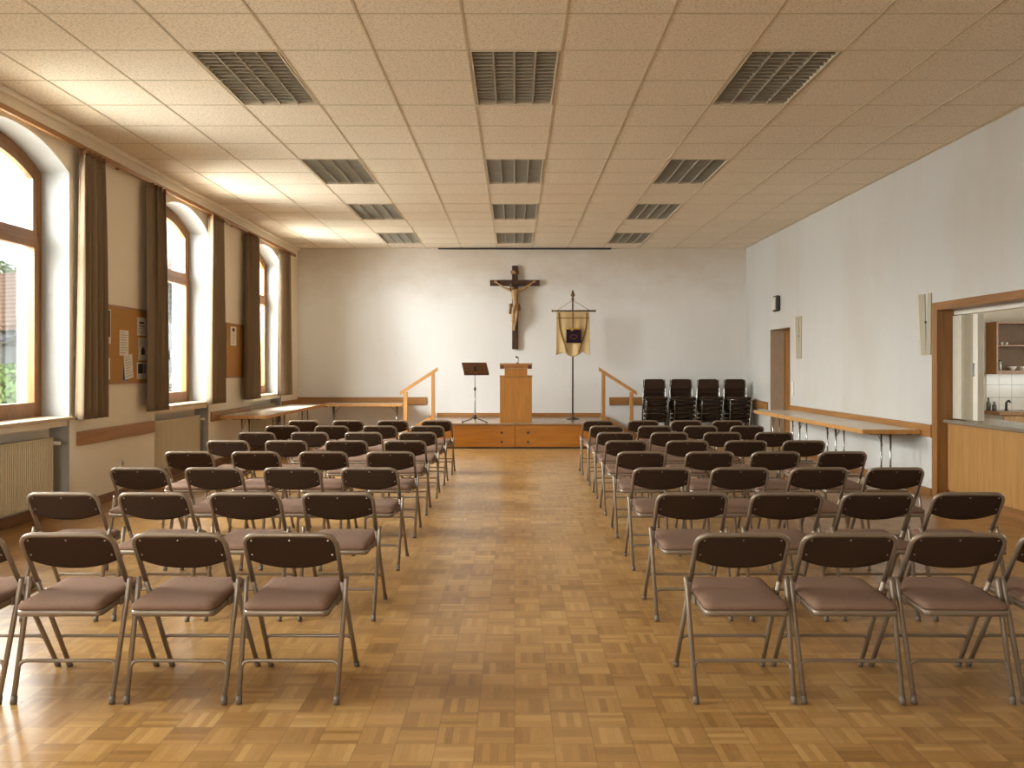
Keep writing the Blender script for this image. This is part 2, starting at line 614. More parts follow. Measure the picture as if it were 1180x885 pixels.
M['gold'] = plain('gold_thread', lin(178, 142, 60), 0.5, 0.2)
M['emblem_red'] = plain('red_thread', lin(92, 40, 52), 0.7)
M['brass'] = plain('aged_brass', lin(110, 84, 48), 0.4, 0.7)
M['pole_dark'] = plain('pole_dark', lin(66, 52, 38), 0.45, 0.2)
M['cabinet_back'] = plain('cabinet_back', lin(112, 84, 54), 0.6)
M['roof'] = roof_mat('roof_tiles')
M['house'] = plain('house_render', lin(150, 155, 162), 0.9, var=0.08, vscale=1.5)
M['slate'] = plain('grey_slate', lin(84, 90, 98), 0.8)
M['stones'] = plain('rubble_stone', lin(136, 132, 126), 0.9, var=0.4, vscale=6)
M['grass'] = plain('grass', lin(120, 126, 96), 0.95, var=0.3, vscale=3)
M['leaf'] = plain('leaf', lin(92, 122, 64), 0.8, var=0.35, vscale=5)
M['leaf2'] = plain('leaf_far', lin(104, 128, 92), 0.8, var=0.3, vscale=2)
M['bark'] = plain('bark', lin(80, 62, 46), 0.9)
M['bounce_ground'] = plain('pale_bounce_ground', lin(226, 218, 202), 0.95, var=0.05, vscale=30)  # pale ground, added to throw daylight up through the windows
M['facade'] = plain('facade', lin(232, 228, 216), 0.9, var=0.03)

# ------------------------------------------------------------------ room shell
XL, XR, YB, YN, ZC = -4.475, 4.78, 17.9, -3.5, 3.93
XO = -5.0                      # outer face of the window wall
ZS, RISE, ZB = 3.43, 0.25, 0.95


def arc(y0, y1, zs, rise, d=0.0, n=16):
    """points of a segmental arch from y1 side to y0 side, inset by d"""
    a = (y1 - y0) / 2
    R = (a * a + rise * rise) / (2 * rise)
    cz = zs + rise - R
    cy = (y0 + y1) / 2
    r2, a2 = R - d, a - d
    th = math.asin(a2 / r2)
    return [(cy + r2 * math.sin(t), cz + r2 * math.cos(t)) for t in [th - 2 * th * i / n for i in range(n + 1)]]


mb = MB().box(XL - 0.7, XR + 0.3, YN, YB + 0.2, -0.15, 0)
struct(mb.build('floor', M['floor']))

# window wall with arched openings and radiator niches
mb = MB()
ys = [YN] + [v for w in sorted(WIN) for v in w] + [YB + 0.2]
for i in range(0, len(ys), 2):
    mb.box(XO, XL, ys[i], ys[i + 1], 0, ZC + 0.1)
for (a, b) in WIN:
    pts = arc(a, b, ZS, RISE)
    for p, q in zip(pts, pts[1:]):
        mb.prism([p, q, (q[0], ZC + 0.1), (p[0], ZC + 0.1)], XO, XL, 'x')
    mb.box(XO, XL - 0.2, a, b, -0.1, ZB)
    mb.box(XL - 0.21, XL - 0.02, a, b, ZB - 0.06, ZB)
bmesh.ops.remove_doubles(mb.bm, verts=mb.bm.verts[:], dist=1e-5)
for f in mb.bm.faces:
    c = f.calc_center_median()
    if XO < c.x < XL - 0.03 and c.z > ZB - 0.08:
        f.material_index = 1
struct(mb.build('wall_left', [M['wall_cream'], M['reveal']]))

# back wall
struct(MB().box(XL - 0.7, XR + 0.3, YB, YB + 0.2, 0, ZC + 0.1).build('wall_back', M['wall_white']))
# near wall, behind the viewer
mb = MB()
RX0, RX1, RZ0, RZ1 = -3.9, -1.3, 0.95, 3.3
mb.box(XL - 0.7, RX0, YN - 0.2, YN, 0, ZC + 0.1)
mb.box(RX1, XR + 0.3, YN - 0.2, YN, 0, ZC + 0.1)
mb.box(RX0, RX1, YN - 0.2, YN, 0, RZ0)
mb.box(RX0, RX1, YN - 0.2, YN, RZ1, ZC + 0.1)
struct(mb.build('wall_near', M['wall_cream']))
w = struct(bpy.data.objects.new('window_7', None)); C.objects.link(w)  # unseen window, added to let frontal fill into the hall
mb = MB()
mb.box(RX0, RX0 + 0.08, YN - 0.13, YN - 0.06, RZ0, RZ1).box(RX1 - 0.08, RX1, YN - 0.13, YN - 0.06, RZ0, RZ1)
mb.box(RX0 + 0.08, RX1 - 0.08, YN - 0.13, YN - 0.06, RZ0, RZ0 + 0.08).box(RX0 + 0.08, RX1 - 0.08, YN - 0.13, YN - 0.06, RZ1 - 0.08, RZ1)
mb.box((RX0 + RX1) / 2 - 0.04, (RX0 + RX1) / 2 + 0.04, YN - 0.13, YN - 0.06, RZ0 + 0.08, RZ1 - 0.08)
mb.build('frame', M['frame_wood'], w)
MB().box(RX0 + 0.08, (RX0 + RX1) / 2 - 0.04, YN - 0.10, YN - 0.094, RZ0 + 0.08, RZ1 - 0.08).build('pane', M['glass'], w)
MB().box((RX0 + RX1) / 2 + 0.04, RX1 - 0.08, YN - 0.10, YN - 0.094, RZ0 + 0.08, RZ1 - 0.08).build('pane', M['glass'], w)
# right wall with the hatch and the door opening
HY0, HY1, HZ = 5.4, 9.87, 2.17       # hatch opening
DY0, DY1, DZ = 15.05, 16.23, 2.18    # door opening
mb = MB()
mb.box(XR, XR + 0.3, YN, HY0, 0, ZC + 0.1)
mb.box(XR, XR + 0.3, HY0, HY1, HZ, ZC + 0.1)
mb.box(XR, XR + 0.3, HY1, DY0, 0, ZC + 0.1)
mb.box(XR, XR + 0.3, DY0, DY1, DZ, ZC + 0.1)
mb.box(XR, XR + 0.3, DY1, YB, 0, ZC + 0.1)
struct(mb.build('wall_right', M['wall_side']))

# ceiling of tiles on a metal grid
TW, TD, TY0 = 0.727, 0.70, 6.71
LAMPS = [(c, r) for r in (0, 5, 9, 13) for c in (-3, 0, 3)]
lampcells = set()
for c, r in LAMPS:
    lampcells.add((c, r)); lampcells.add((c, r + 1))
mb = MB()
xs = [XL - 0.05] + [(-0.5 + k) * TW for k in range(-5, 8)] + [XR + 0.05]
ncol = len(xs) - 1
r0 = -15
for r in range(r0, 16):
    y0, y1 = TY0 + r * TD, TY0 + (r + 1) * TD
    for ci in range(ncol):
        k = ci - 6
        if (k, r) in lampcells:
            continue
        mb.box(xs[ci], xs[ci + 1], y0, y1, ZC, ZC + 0.02)
struct(mb.build('ceiling', M['ceiling']))
mb = MB()
for k in range(1, ncol):
    mb.box(xs[k] - 0.009, xs[k] + 0.009, YN, YB, ZC - 0.004, ZC + 0.003)
for r in range(r0, 17):
    y = TY0 + r * TD
    prev = XL
    segs = []
    for c in (-3, 0, 3):
        if (c, r) in lampcells and (c, r - 1) in lampcells:
            x0 = (c - 0.5) * TW
            segs.append((prev, x0)); prev = x0 + TW
    segs.append((prev, XR))
    for a, b in segs:
        mb.box(a, b, y - 0.008, y + 0.008, ZC - 0.003, ZC + 0.003)
struct(mb.build('trim_1', M['grid']))
# lid above the ceiling keeps daylight out of the void
struct(MB().box(XL - 0.7, XR + 0.3, YN - 0.2, YB + 0.2, ZC + 0.16, ZC + 0.22).build('roof_slab', M['grid']))
# edge moulding along the window wall and dark slot at the back wall
struct(MB().box(XL, XL + 0.05, YN, YB, ZC - 0.05, ZC - 0.004, 0.008).build('trim_2', M['wall_cream']))
struct(MB().box(-1.57, 1.98, YB - 0.10, YB - 0.03, ZC - 0.03, ZC - 0.004).build('trim_3', M['rubber']))

# baseboards
mb = MB()
for i in range(0, len(ys), 2):
    mb.box(XL, XL + 0.02, ys[i], min(ys[i + 1], YB), 0, 0.10, 0.004)
for (a, b) in WIN:
    mb.box(XL - 0.2, XL - 0.18, a, b, 0, 0.10, 0.004)
struct(mb.build('baseboard_left', M['base_wood']))
mb = MB()
mb.box(XR - 0.02, XR, 9.93, DY0, 0, 0.09, 0.004)
mb.box(XR - 0.02, XR, DY1, YB, 0, 0.09, 0.004)
struct(mb.build('baseboard_right', M['base_wood']))
mb = MB()
mb.box(XL, -2.2, YB - 0.02, YB, 0, 0.10, 0.004)
mb.box(-1.6, 1.78, YB - 0.02, YB, 0.458, 0.535, 0.004)
mb.box(2.35, XR, YB - 0.02, YB, 0, 0.10, 0.004)
struct(mb.build('baseboard_back', M['rail_wood_x']))

# wooden wall rails (one per stretch of wall)
def rail(n, lo, hi, mat):
    struct(MB().box(lo[0], hi[0], lo[1], hi[1], 0.675, 0.82, 0.006).build('trim_%d' % n, mat))


rail(4, (XL, 8.86), (XL + 0.03, 10.74), M['rail_wood'])
rail(5, (XL, 12.76), (XL + 0.03, 14.66), M['rail_wood'])
rail(6, (XL, 16.66), (XL + 0.03, YB - 0.031), M['rail_wood'])
struct(MB().box(XL, -1.82, YB - 0.03, YB, 0.70, 0.86, 0.006).build('trim_7', M['rail_wood_x']))
struct(MB().box(1.95, 2.95, YB - 0.03, YB, 0.70, 0.86, 0.006).build('trim_8', M['rail_wood_x']))
rail(9, (XR - 0.03, 9.92), (XR, DY0 - 0.02), M['rail_wood'])
rail(10, (XR - 0.03, DY1 + 0.12), (XR, YB - 0.03), M['rail_wood'])


# windows
def loop(y0, y1, z0, zs, rise, d, full=None):
    """loop of points: bottom y0, bottom y1, then the arch from y1 to y0; inset d"""
    return [(y0 + d, z0 + d), (y1 - d, z0 + d)] + arc(y0, y1, zs, rise, d)


def window(n, y0, y1):
    w = bpy.data.objects.new('window_%d' % n, None)
    C.objects.link(w)
    struct(w)
    xa, xb = XL - 0.355, XL - 0.28
    MB().ring(loop(y0, y1, ZB + 0.03, ZS, RISE, 0.0), loop(y0, y1, ZB + 0.03, ZS, RISE, 0.075), xa, xb).build('frame', M['frame_wood'], w)
    # transom and mullion
    MB().box(xa, xb + 0.01, y0 + 0.075, y1 - 0.075, 2.715, 2.775, 0.006).build('transom', M['frame_wood_y'], w)
    ym = (y0 + y1) / 2
    MB().box(xa, xb, ym - 0.03, ym + 0.03, ZB + 0.1, 2.715, 0.006).build('mullion', M['frame_wood'], w)
    # upper arched light: sash ring follows the arch, straight bottom rail
    ya, yb = y0 + 0.075, y1 - 0.075
    o = [(ya, 2.775), (yb, 2.775)] + arc(y0, y1, ZS, RISE, 0.075)
    i = [(ya + 0.07, 2.83), (yb - 0.07, 2.83)] + arc(y0, y1, ZS, RISE, 0.145)
    s = MB().ring(o, i, xa + 0.012, xb - 0.004).build('sash', M['frame_wood'], w)
    MB().prism([(p[0], p[1]) for p in i], xa + 0.035, xa + 0.041, 'x').build('pane', M['glass'], s)
    for k, (a, b) in enumerate(((y0 + 0.075, ym - 0.03), (ym + 0.03, y1 - 0.075))):
        z0, z1 = ZB + 0.105, 2.715
        o = [(a, z0), (b, z0), (b, z1), (a, z1)]
        i = [(a + 0.075, z0 + 0.075), (b - 0.075, z0 + 0.075), (b - 0.075, z1 - 0.055), (a + 0.075, z1 - 0.055)]
        s = MB().ring(o, i, xa + 0.012, xb + 0.012).build('sash', M['frame_wood'], w)
        MB().prism(i, xa + 0.035, xa + 0.041, 'x').build('pane', M['glass'], s)
    hy = ym + 0.07
    MB().box(xb + 0.012, xb + 0.024, hy - 0.015, hy + 0.015, 1.60, 1.74, 0.004).tube(
        [(xb + 0.02, hy, 1.70), (xb + 0.06, hy, 1.70), (xb + 0.06, hy, 1.58)], 0.009, 8).build('handle', M['brass'], w)
    MB().box(xa - 0.0, XL + 0.05, y0 - 0.0, y1 + 0.0, ZB, ZB + 0.035, 0.006).build('sill', M['sill'], w)
    MB().box(XO - 0.04, xa, y0, y1, ZB - 0.02, ZB + 0.02).build('outer_sill', M['facade'], w)
    return w


for n, (a, b) in enumerate(WIN):
    window(n + 1, a, b)

# ------------------------------------------------------------------ kitchen behind the hatch
KX1, KY0, KY1, KZ = 9.6, 4.8, 13.7, 2.8
struct(MB().box(XR + 0.3, KX1 + 0.2, KY0 - 0.2, KY1 + 0.2, -0.15, -0.001).build('floor_kitchen', M['kitchen_floor']))
struct(MB().box(XR + 0.3, KX1 + 0.2, KY0 - 0.2, KY1 + 0.2, KZ, KZ + 0.1).build('ceiling_kitchen', M['kitchen_wall']))
struct(MB().box(XR + 0.3, KX1 + 0.2, KY1, KY1 + 0.2, 0, KZ).build('wall_kitchen_far', M['kitchen_wall']))
struct(MB().box(XR + 0.3, KX1 + 0.2, KY0 - 0.2, KY0, 0, KZ).build('wall_kitchen_near', M['kitchen_wall']))
mb = MB()
mb.box(KX1, KX1 + 0.2, KY0, 9.0, 0, KZ)
mb.box(KX1, KX1 + 0.2, 11.4, KY1, 0, KZ)
mb.box(KX1, KX1 + 0.2, 9.0, 11.4, 0, 1.0)
mb.box(KX1, KX1 + 0.2, 9.0, 11.4, 2.5, KZ)
struct(mb.build('wall_kitchen_right', M['kitchen_wall']))
w = struct(bpy.data.objects.new('window_6', None)); C.objects.link(w)  # unseen window, added to light the kitchen
MB().ring([(9.0, 1.0), (11.4, 1.0), (11.4, 2.5), (9.0, 2.5)], [(9.08, 1.08), (11.32, 1.08), (11.32, 2.42), (9.08, 2.42)],
          KX1 + 0.06, KX1 + 0.13).build('frame', M['frame_wood'], w)
MB().box(KX1 + 0.09, KX1 + 0.096, 9.08, 11.32, 1.08, 2.42).build('pane', M['glass'], w)
# tiled splashback and the beige-tiled pier beside it
struct(MB().box(7.44, KX1, KY1 - 0.012, KY1, 0.8, 1.5).build('trim_11', M['tiles']))
mb = MB().box(7.26, 7.438, KY1 - 0.02, KY1, 1.40, KZ)
for q in range(7):
    mb.box(7.26, 7.438, KY1 - 0.024, KY1, q * 0.2 + 0.003, q * 0.2 + 0.197, 0.003, 1)
struct(mb.build('trim_12', [M['kitchen_wall'], M['stone_tile']]))

# hatch frame
h = bpy.data.objects.new('trim_13', None); C.objects.link(h); struct(h)
XF = XR - 0.02
MB().box(XF, XR + 0.001, HY1 - 0.085, HY1 + 0.036, 0, 2.21, 0.004).build('architrave', M['hatch_wood'], h)
MB().box(XF, XR + 0.001, HY0 - 0.04, HY1 - 0.085, 2.12, 2.21, 0.004).build('head_architrave', M['hatch_wood_y'], h)
MB().box(XR, XR + 0.31, HY1 - 0.085, HY1, 0, HZ).build('jamb', M['hatch_wood'], h)
MB().box(XR, XR + 0.31, HY0, HY0 + 0.03, 0, HZ).build('jamb', M['hatch_wood'], h)
MB().box(XR, XR + 0.31, HY0 + 0.03, HY1 - 0.085, HZ - 0.05, HZ).build('head', M['hatch_wood_y'], h)
HJ = HY1 - 0.085     # inner face of far jamb (9.785)

t = thing('hatch_counter', 'serving counter under the kitchen hatch, light wood front with grey-brown worktop', 'counter', (4.88, 7.6, 0))
yo = -7.6
MB().box(-0.05, 0.55, HY0 + 0.035 + yo, HJ - 0.002 + yo, 0.853, 0.89, 0.005).build('worktop', M['counter'], t)
MB().box(0.0, 0.03, HY0 + 0.035 + yo, HJ - 0.004 + yo, 0.10, 0.851).build('front_panel', M['panel_wood'], t)
MB().box(0.012, 0.03, HY0 + 0.035 + yo, HJ - 0.004 + yo, 0.0, 0.098).build('kickboard', M['base_wood'], t)
MB().box(0.03, 0.05, HY0 + 0.035 + yo, HY0 + 0.06 + yo, 0.0, 0.851).box(0.03, 0.5, HJ - 0.03 + yo, HJ - 0.01 + yo, 0, 0.851).build('side_panel', M['panel_wood'], t)

t = thing('folding_partition', 'cream accordion partition folded against the left side of the hatch', 'partition', (4.99, 9.5, 0.89))
mb = MB()
poly = []
yy = 9.775 - 9.5
k = 0
pts = []
while yy > 9.56 - 9.5:
    pts.append((-0.055 if k % 2 == 0 else -0.022, yy)); yy -= 0.024; k += 1
out = pts + [(0.055, pts[-1][1]), (0.055, pts[0][1])]
mb.prism(out, 0.012, 1.165, 'z')
mb.build('folded_pleats', M['accordion'], t)
MB().prism([(-0.055, 0.058), (-0.05, 0.045), (0.05, -0.03), (0.06, -0.10), (0.05, -0.10), (0.035, -0.03), (-0.02, 0.03)], 0.012, 1.165, 'z').build('loose_pleat', M['accordion_shaded'], t)
p = MB().box(-0.03, 0.045, -0.20, -0.105, 0.012, 1.165, 0.006).build('leading_post', M['white_plastic'], t)
MB().box(-0.05, -0.03, -0.135, -0.12, 0.50, 0.62, 0.004).box(-0.045, -0.028, -0.14, -0.115, 0.49, 0.51).box(-0.045, -0.028, -0.14, -0.115, 0.61, 0.63).build('handle', M['metal'], p)
tag(MB().box(XR + 0.17, XR + 0.25, HY0 + 0.035, HJ - 0.004, 2.065, HZ - 0.051, 0.004).build('partition_track', M['white_plastic']),
    'pale metal track under the top of the hatch frame', 'track')

# kitchen furniture
t = thing('base_cabinet', 'low kitchen cabinet with wooden worktop under the white wall tiles', 'cabinet', (8.4, 13.4, 0))
MB().box(-1.0, 1.15, -0.24, 0.28, 0.1, 0.75).build('body', M['kitchen_wall'], t)
MB().box(-1.08, 1.18, -0.3, 0.284, 0.752, 0.80, 0.006).build('worktop', M['hatch_wood_y'], t)
MB().box(-1.0, 1.15, -0.2, 0.28, 0.0, 0.098).build('plinth', M['rubber'], t)
for q in range(4):
    d = MB().box(-0.99 + q * 0.535, -0.465 + q * 0.535, -0.258, -0.241, 0.12, 0.74, 0.003).build('door', M['panel_wood'], t)
    MB().tube([(-0.55 + q * 0.535, -0.275, 0.60), (-0.55 + q * 0.535, -0.275, 0.70)], 0.006, 8).build('handle', M['metal'], d)
t = thing('wall_shelf_cabinet', 'open wooden wall cabinet with one shelf above the kitchen tiles', 'cabinet', (7.43, 13.38, 1.37))
CW, CD, CH = 1.5, 0.305, 0.81
MB().box(0, 0.03, 0, CD, 0, CH, 0.002).build('side_panel', M['hatch_wood'], t)
MB().box(CW - 0.03, CW, 0, CD, 0, CH, 0.002).build('side_panel', M['hatch_wood'], t)
MB().box(0.03, CW - 0.03, 0, CD, 0, 0.06, 0.002).build('bottom_board', M['hatch_wood'], t)
MB().box(0.03, CW - 0.03, 0, CD, CH - 0.03, CH, 0.002).build('top_board', M['hatch_wood'], t)
MB().box(0.03, CW - 0.03, 0.01, CD - 0.02, 0.43, 0.452, 0.002).build('shelf', M['hatch_wood'], t)
MB().box(0.03, CW - 0.03, CD - 0.012, CD, 0.06, CH - 0.03).build('back_panel', M['cabinet_back'], t)

LEFT3 = ('leftmost', 'middle', 'rightmost')
for q in range(3):
    c = MB().lathe([(0.012, 0), (0.02, 0.008), (0.026, 0.03), (0.027, 0.04), (0.024, 0.04), (0.018, 0.012)], n=14).build('cup', M['porcelain'])
    c.location = (7.50 + q * 0.075, 13.50, 1.37 + 0.452)
    tag(c, 'small white cup, %s of three on the kitchen cabinet shelf' % LEFT3[q], 'cup', 'white cups on the upper shelf')
t = thing('canister', 'tall pale canister with dark lid standing in the kitchen wall cabinet', 'canister', (7.53, 13.48, 1.43))
MB().lathe([(0.038, 0), (0.04, 0.005), (0.04, 0.135), (0.036, 0.14)], n=18).build('body', M['metal'], t)
MB().lathe([(0.037, 0.14), (0.037, 0.155), (0.01, 0.162)], n=18).build('lid', M['black'], t)
for q in range(2):
    c = MB().lathe([(0.03, 0), (0.035, 0.006), (0.06, 0.04), (0.068, 0.06), (0.063, 0.06), (0.03, 0.012)], n=20).build('bowl', M['porcelain'])
    c.location = (7.74 + q * 0.16, 13.5, 1.43)
    tag(c, 'white bowl %s in the bottom of the kitchen wall cabinet' % ('beside the canister' if q == 0 else 'further right, away from the canister'), 'bowl', 'bowls in the wall cabinet')
t = thing('faucet', 'black kitchen faucet on the worktop in front of the tiles', 'faucet', (7.66, 13.52, 0.80))
MB().lathe([(0.025, 0), (0.025, 0.02), (0.018, 0.03), (0.018, 0.13)], n=14).build('body', M['black'], t)
MB().tube([(0, 0, 0.12), (-0.01, -0.05, 0.15), (-0.02, -0.12, 0.16), (-0.02, -0.14, 0.13)], 0.014, 10).build('spout', M['black'], t)
MB().tube([(0, 0, 0.13), (0.03, 0.0, 0.165)], 0.01, 8).build('lever', M['black'], t)
for q, (bx, by, hh) in enumerate(((7.37, 13.5, 0.20), (7.43, 13.44, 0.14))):
    t = thing('bottle', ('taller glass bottle with dark cap left of the faucet, at the tile edge', 'shorter glass bottle with dark cap next to the faucet')[q], 'bottle', (bx, by, 0.80), 0, 'bottles by the faucet')
    MB().lathe([(0.03, 0), (0.034, 0.006), (0.034, hh * 0.6), (0.014, hh * 0.78), (0.014, hh * 0.95)], n=16).build('body', M['dark_glass'], t)
    MB().lathe([(0.016, hh * 0.95), (0.016, hh), (0.01, hh + 0.004)], n=14).build('cap', M['black'], t)

# ------------------------------------------------------------------ door in the right wall
d = bpy.data.objects.new('door_1', None); C.objects.link(d); struct(d)
MB().box(XR + 0.262, XR + 0.298, DY0 + 0.06, DY1 - 0.06, 0.005, DZ - 0.06, 0.003).build('door_leaf', M['hatch_wood'], d)
MB().box(XR + 0.25, XR + 0.3, DY0, DY0 + 0.06, 0, DZ).box(XR + 0.25, XR + 0.3, DY1 - 0.06, DY1, 0, DZ).box(
    XR + 0.25, XR + 0.3, DY0 + 0.06, DY1 - 0.06, DZ - 0.06, DZ).build('door_frame', M['hatch_wood'], d)
MB().box(XR + 0.002, XR + 0.249, DY1 - 0.012, DY1, 0, DZ).box(XR + 0.002, XR + 0.249, DY0, DY0 + 0.012, 0, DZ).box(
    XR + 0.002, XR + 0.249, DY0 + 0.012, DY1 - 0.012, DZ - 0.012, DZ).build('door_reveal', M['door_taupe'], d)
MB().tube([(XR + 0.24, DY0 + 0.14, 1.05), (XR + 0.19, DY0 + 0.14, 1.05), (XR + 0.19, DY0 + 0.26, 1.05)], 0.009, 8).build('handle', M['metal'], d)
struct(MB().box(XR + 0.3, XR + 0.34, DY0 - 0.2, DY1 + 0.2, 0, DZ + 0.2).build('wall_behind_door', M['kitchen_wall']))

# ------------------------------------------------------------------ stage
t = thing('stage', 'low wooden stage platform with honey-brown front panels against the back wall', 'stage', (0.065, 15.74, 0))
SX = 1.685
MB().box(-SX, SX, 0.02, YB - 15.74 - 0.002, 0, 0.43).build('body', M['stage_wood'], t)
for q, (a, b, hx) in enumerate(((-SX, -0.055, (-0.30, -0.30)), (-0.045, SX, (0.18, 0.18)))):
    p = MB().box(a, b, 0, 0.019, 0.03, 0.425, 0.003).build('front_panel', M['stage_wood'], t)
    for z in (0.29, 0.12):
        pts = [(hx[0] + 0.022 * math.cos(i * math.pi / 8), z + 0.022 * math.sin(i * math.pi / 8)) for i in range(16)]
        MB().prism(pts, -0.003, 0.002, 'y').build('finger_hole', M['rubber'], p)
MB().box(-SX, SX, 0.008, 0.03, 0.0, 0.029).build('plinth', M['rubber'], t)
MB().box(-SX - 0.005, SX + 0.005, -0.015, YB - 15.74 - 0.022, 0.431, 0.457, 0.004).build('deck', M['stage_top'], t)


def steps(side):
    """three-rise side steps down from the stage, with sloping side boards"""
    x0 = 0.065 + side * (SX + 0.008)
    t = thing('side_steps', 'small wooden steps going down from the %s end of the stage' % ('left' if side < 0 else 'right'), 'steps', (x0, 16.72, 0))
    for q in range(2):
        a, b = side * (0.26 * q), side * (0.26 * (q + 1))
        z = 0.305 - q * 0.152
        MB().box(min(a, b), max(a, b), 0.065, 1.10, z - 0.03, z, 0.004).build('tread', M['stage_top'], t)
        MB().box(min(b, b - side * 0.02), max(b, b - side * 0.02), 0.067, 1.10, max(0, z - 0.152), z - 0.031).build('riser', M['stage_wood'], t)
    for y in (0.03, 1.102):
        poly = [(0, 0), (0, 0.50), (side * 0.06, 0.50), (side * 0.62, 0.17), (side * 0.62, 0)]
        MB().prism(poly, y, y + 0.03, 'y').build('stringer', M['handrail_wood'], t)


def handrail(side):
    s = side
    xB, xA = (-1.57, -2.10) if s < 0 else (1.71, 2.25)
    t = thing('handrail', 'wooden handrail beside the stage steps on the %s, sloping down to the %s' % (('left', 'left') if s < 0 else ('right', 'right')), 'handrail', (xB, 16.70, 0), 0, None)
    MB().box(-0.035, 0.035, -0.02, 0.05, 0.458, 1.37, 0.005).build('post', M['handrail_wood'], t)
    dx = xA - xB
    MB().box(dx - 0.035, dx + 0.035, -0.02, 0.05, 0.0, 1.00, 0.005).build('post', M['handrail_wood'], t)
    ex = 0.10
    sl = (1.375 - 1.03) / (0 - dx)
    p0 = (-s * ex * 0.9, 1.375 - s * ex * 0.9 * sl * 1.0)
    x0, x1 = -s * 0.09, dx + s * 0.10
    f = lambda x: 1.385 + sl * x
    poly = [(x0, f(x0) - 0.035), (x0, f(x0) + 0.035), (x1, f(x1) + 0.035), (x1, f(x1) - 0.035)]
    MB().prism(poly, -0.025, 0.055, 'y').build('rail', M['handrail_wood'], t)


for s in (-1, 1):
    steps(s)
    handrail(s)

# lectern
t = thing('lectern', 'tall honey-brown wooden lectern standing in the middle of the stage', 'lectern', (0.024, 15.98, 0.457))
MB().box(-0.295, 0.295, 0, 0.40, 0, 0.845, 0.004).build('body', M['lectern_wood'], t)
MB().box(-0.305, 0.305, -0.01, 0.41, 0.847, 0.868, 0.004).build('ledge', M['lectern_wood'], t)
MB().box(-0.21, 0.21, 0.04, 0.36, 0.868, 1.00, 0.003).build('neck', M['lectern_wood'], t)
MB().box(-0.295, -0.22, 0.02, 0.40, 0.99, 1.06, 0.003).box(0.22, 0.295, 0.02, 0.40, 0.99, 1.06, 0.003).build('side_bracket', M['dark_wood'], t)
MB().box(-0.2185, 0.2185, 0.02, 0.40, 1.002, 1.06, 0.003).build('desk_front', M['lectern_wood'], t)
MB().prism([(-0.02, 1.062), (-0.02, 1.092), (0.44, 1.088), (0.44, 1.062)], -0.30, 0.30, 'x').build('desk_top', M['lectern_wood'], t)
mz = 1.088
t2 = thing('microphone', 'small dark microphone on a bent neck on top of the lectern', 'microphone', (0.055, 16.2, 0.457 + 1.091))
MB().lathe([(0.03, 0), (0.03, 0.01), (0.008, 0.018)], n=12).build('base', M['black'], t2)
MB().tube([(0, 0, 0.01), (0.02, 0, 0.07), (0.01, -0.03, 0.11)], 0.006, 8).build('neck', M['metal'], t2)
MB().tube([(0.012, -0.02, 0.105), (-0.03, -0.05, 0.12)], [0.012, 0.016], 10).build('head', M['black'], t2)

# music stand
t = thing('music_stand', 'tripod music stand with brown wooden desk left of the lectern', 'music stand', (-0.73, 16.0, 0.457))
MB().tube([(0, 0, 0.05), (0, 0, 0.62)], 0.012, 10).build('lower_tube', M['metal'], t)
MB().tube([(0, 0, 0.60), (0, 0, 0.98)], 0.008, 10).build('upper_tube', M['metal'], t)
MB().lathe([(0.02, 0.59), (0.022, 0.6), (0.022, 0.64), (0.016, 0.65)], n=12).build('clamp', M['black'], t)
hub = MB().lathe([(0.02, 0.06), (0.028, 0.07), (0.028, 0.13), (0.02, 0.14)], n=12).build('hub', M['black'], t)
for a in (200, 335, 90):
    c, s_ = math.cos(math.radians(a)), math.sin(math.radians(a))
    lg = MB().tube([(0.02 * c, 0.02 * s_, 0.10), (0.10 * c, 0.10 * s_, 0.055), (0.24 * c, 0.24 * s_, 0.012)], 0.009, 8).build('leg', M['pole_dark'], t)
    MB().tube([(0.225 * c, 0.225 * s_, 0.013), (0.255 * c, 0.255 * s_, 0.012)], 0.012, 8).build('foot_cap', M['black'], lg)
rot = Matrix.Translation((0.0, 0.0, 1.0)) @ Matrix.Rotation(math.radians(8), 4, 'Z') @ Matrix.Rotation(math.radians(-28), 4, 'X')
dk = bpy.data.objects
mb = MB()
mb.prism([(-0.245, 0.115), (0.215, 0.115), (0.255, -0.115), (-0.205, -0.115)], -0.012, 0.006, 'y')
bmesh.ops.transform(mb.bm, matrix=rot, verts=mb.bm.verts[:])
mb.build('desk', M['dark_wood'], t)
mb = MB().box(-0.205, 0.255, 0.006, 0.05, -0.118, -0.104)
bmesh.ops.transform(mb.bm, matrix=rot, verts=mb.bm.verts[:])
mb.build('ledge', M['dark_wood'], t)
mb = MB().box(-0.03, 0.03, -0.035, -0.012, -0.05, 0.02, 0.004)
bmesh.ops.transform(mb.bm, matrix=rot, verts=mb.bm.verts[:])
mb.build('bracket', M['black'], t)

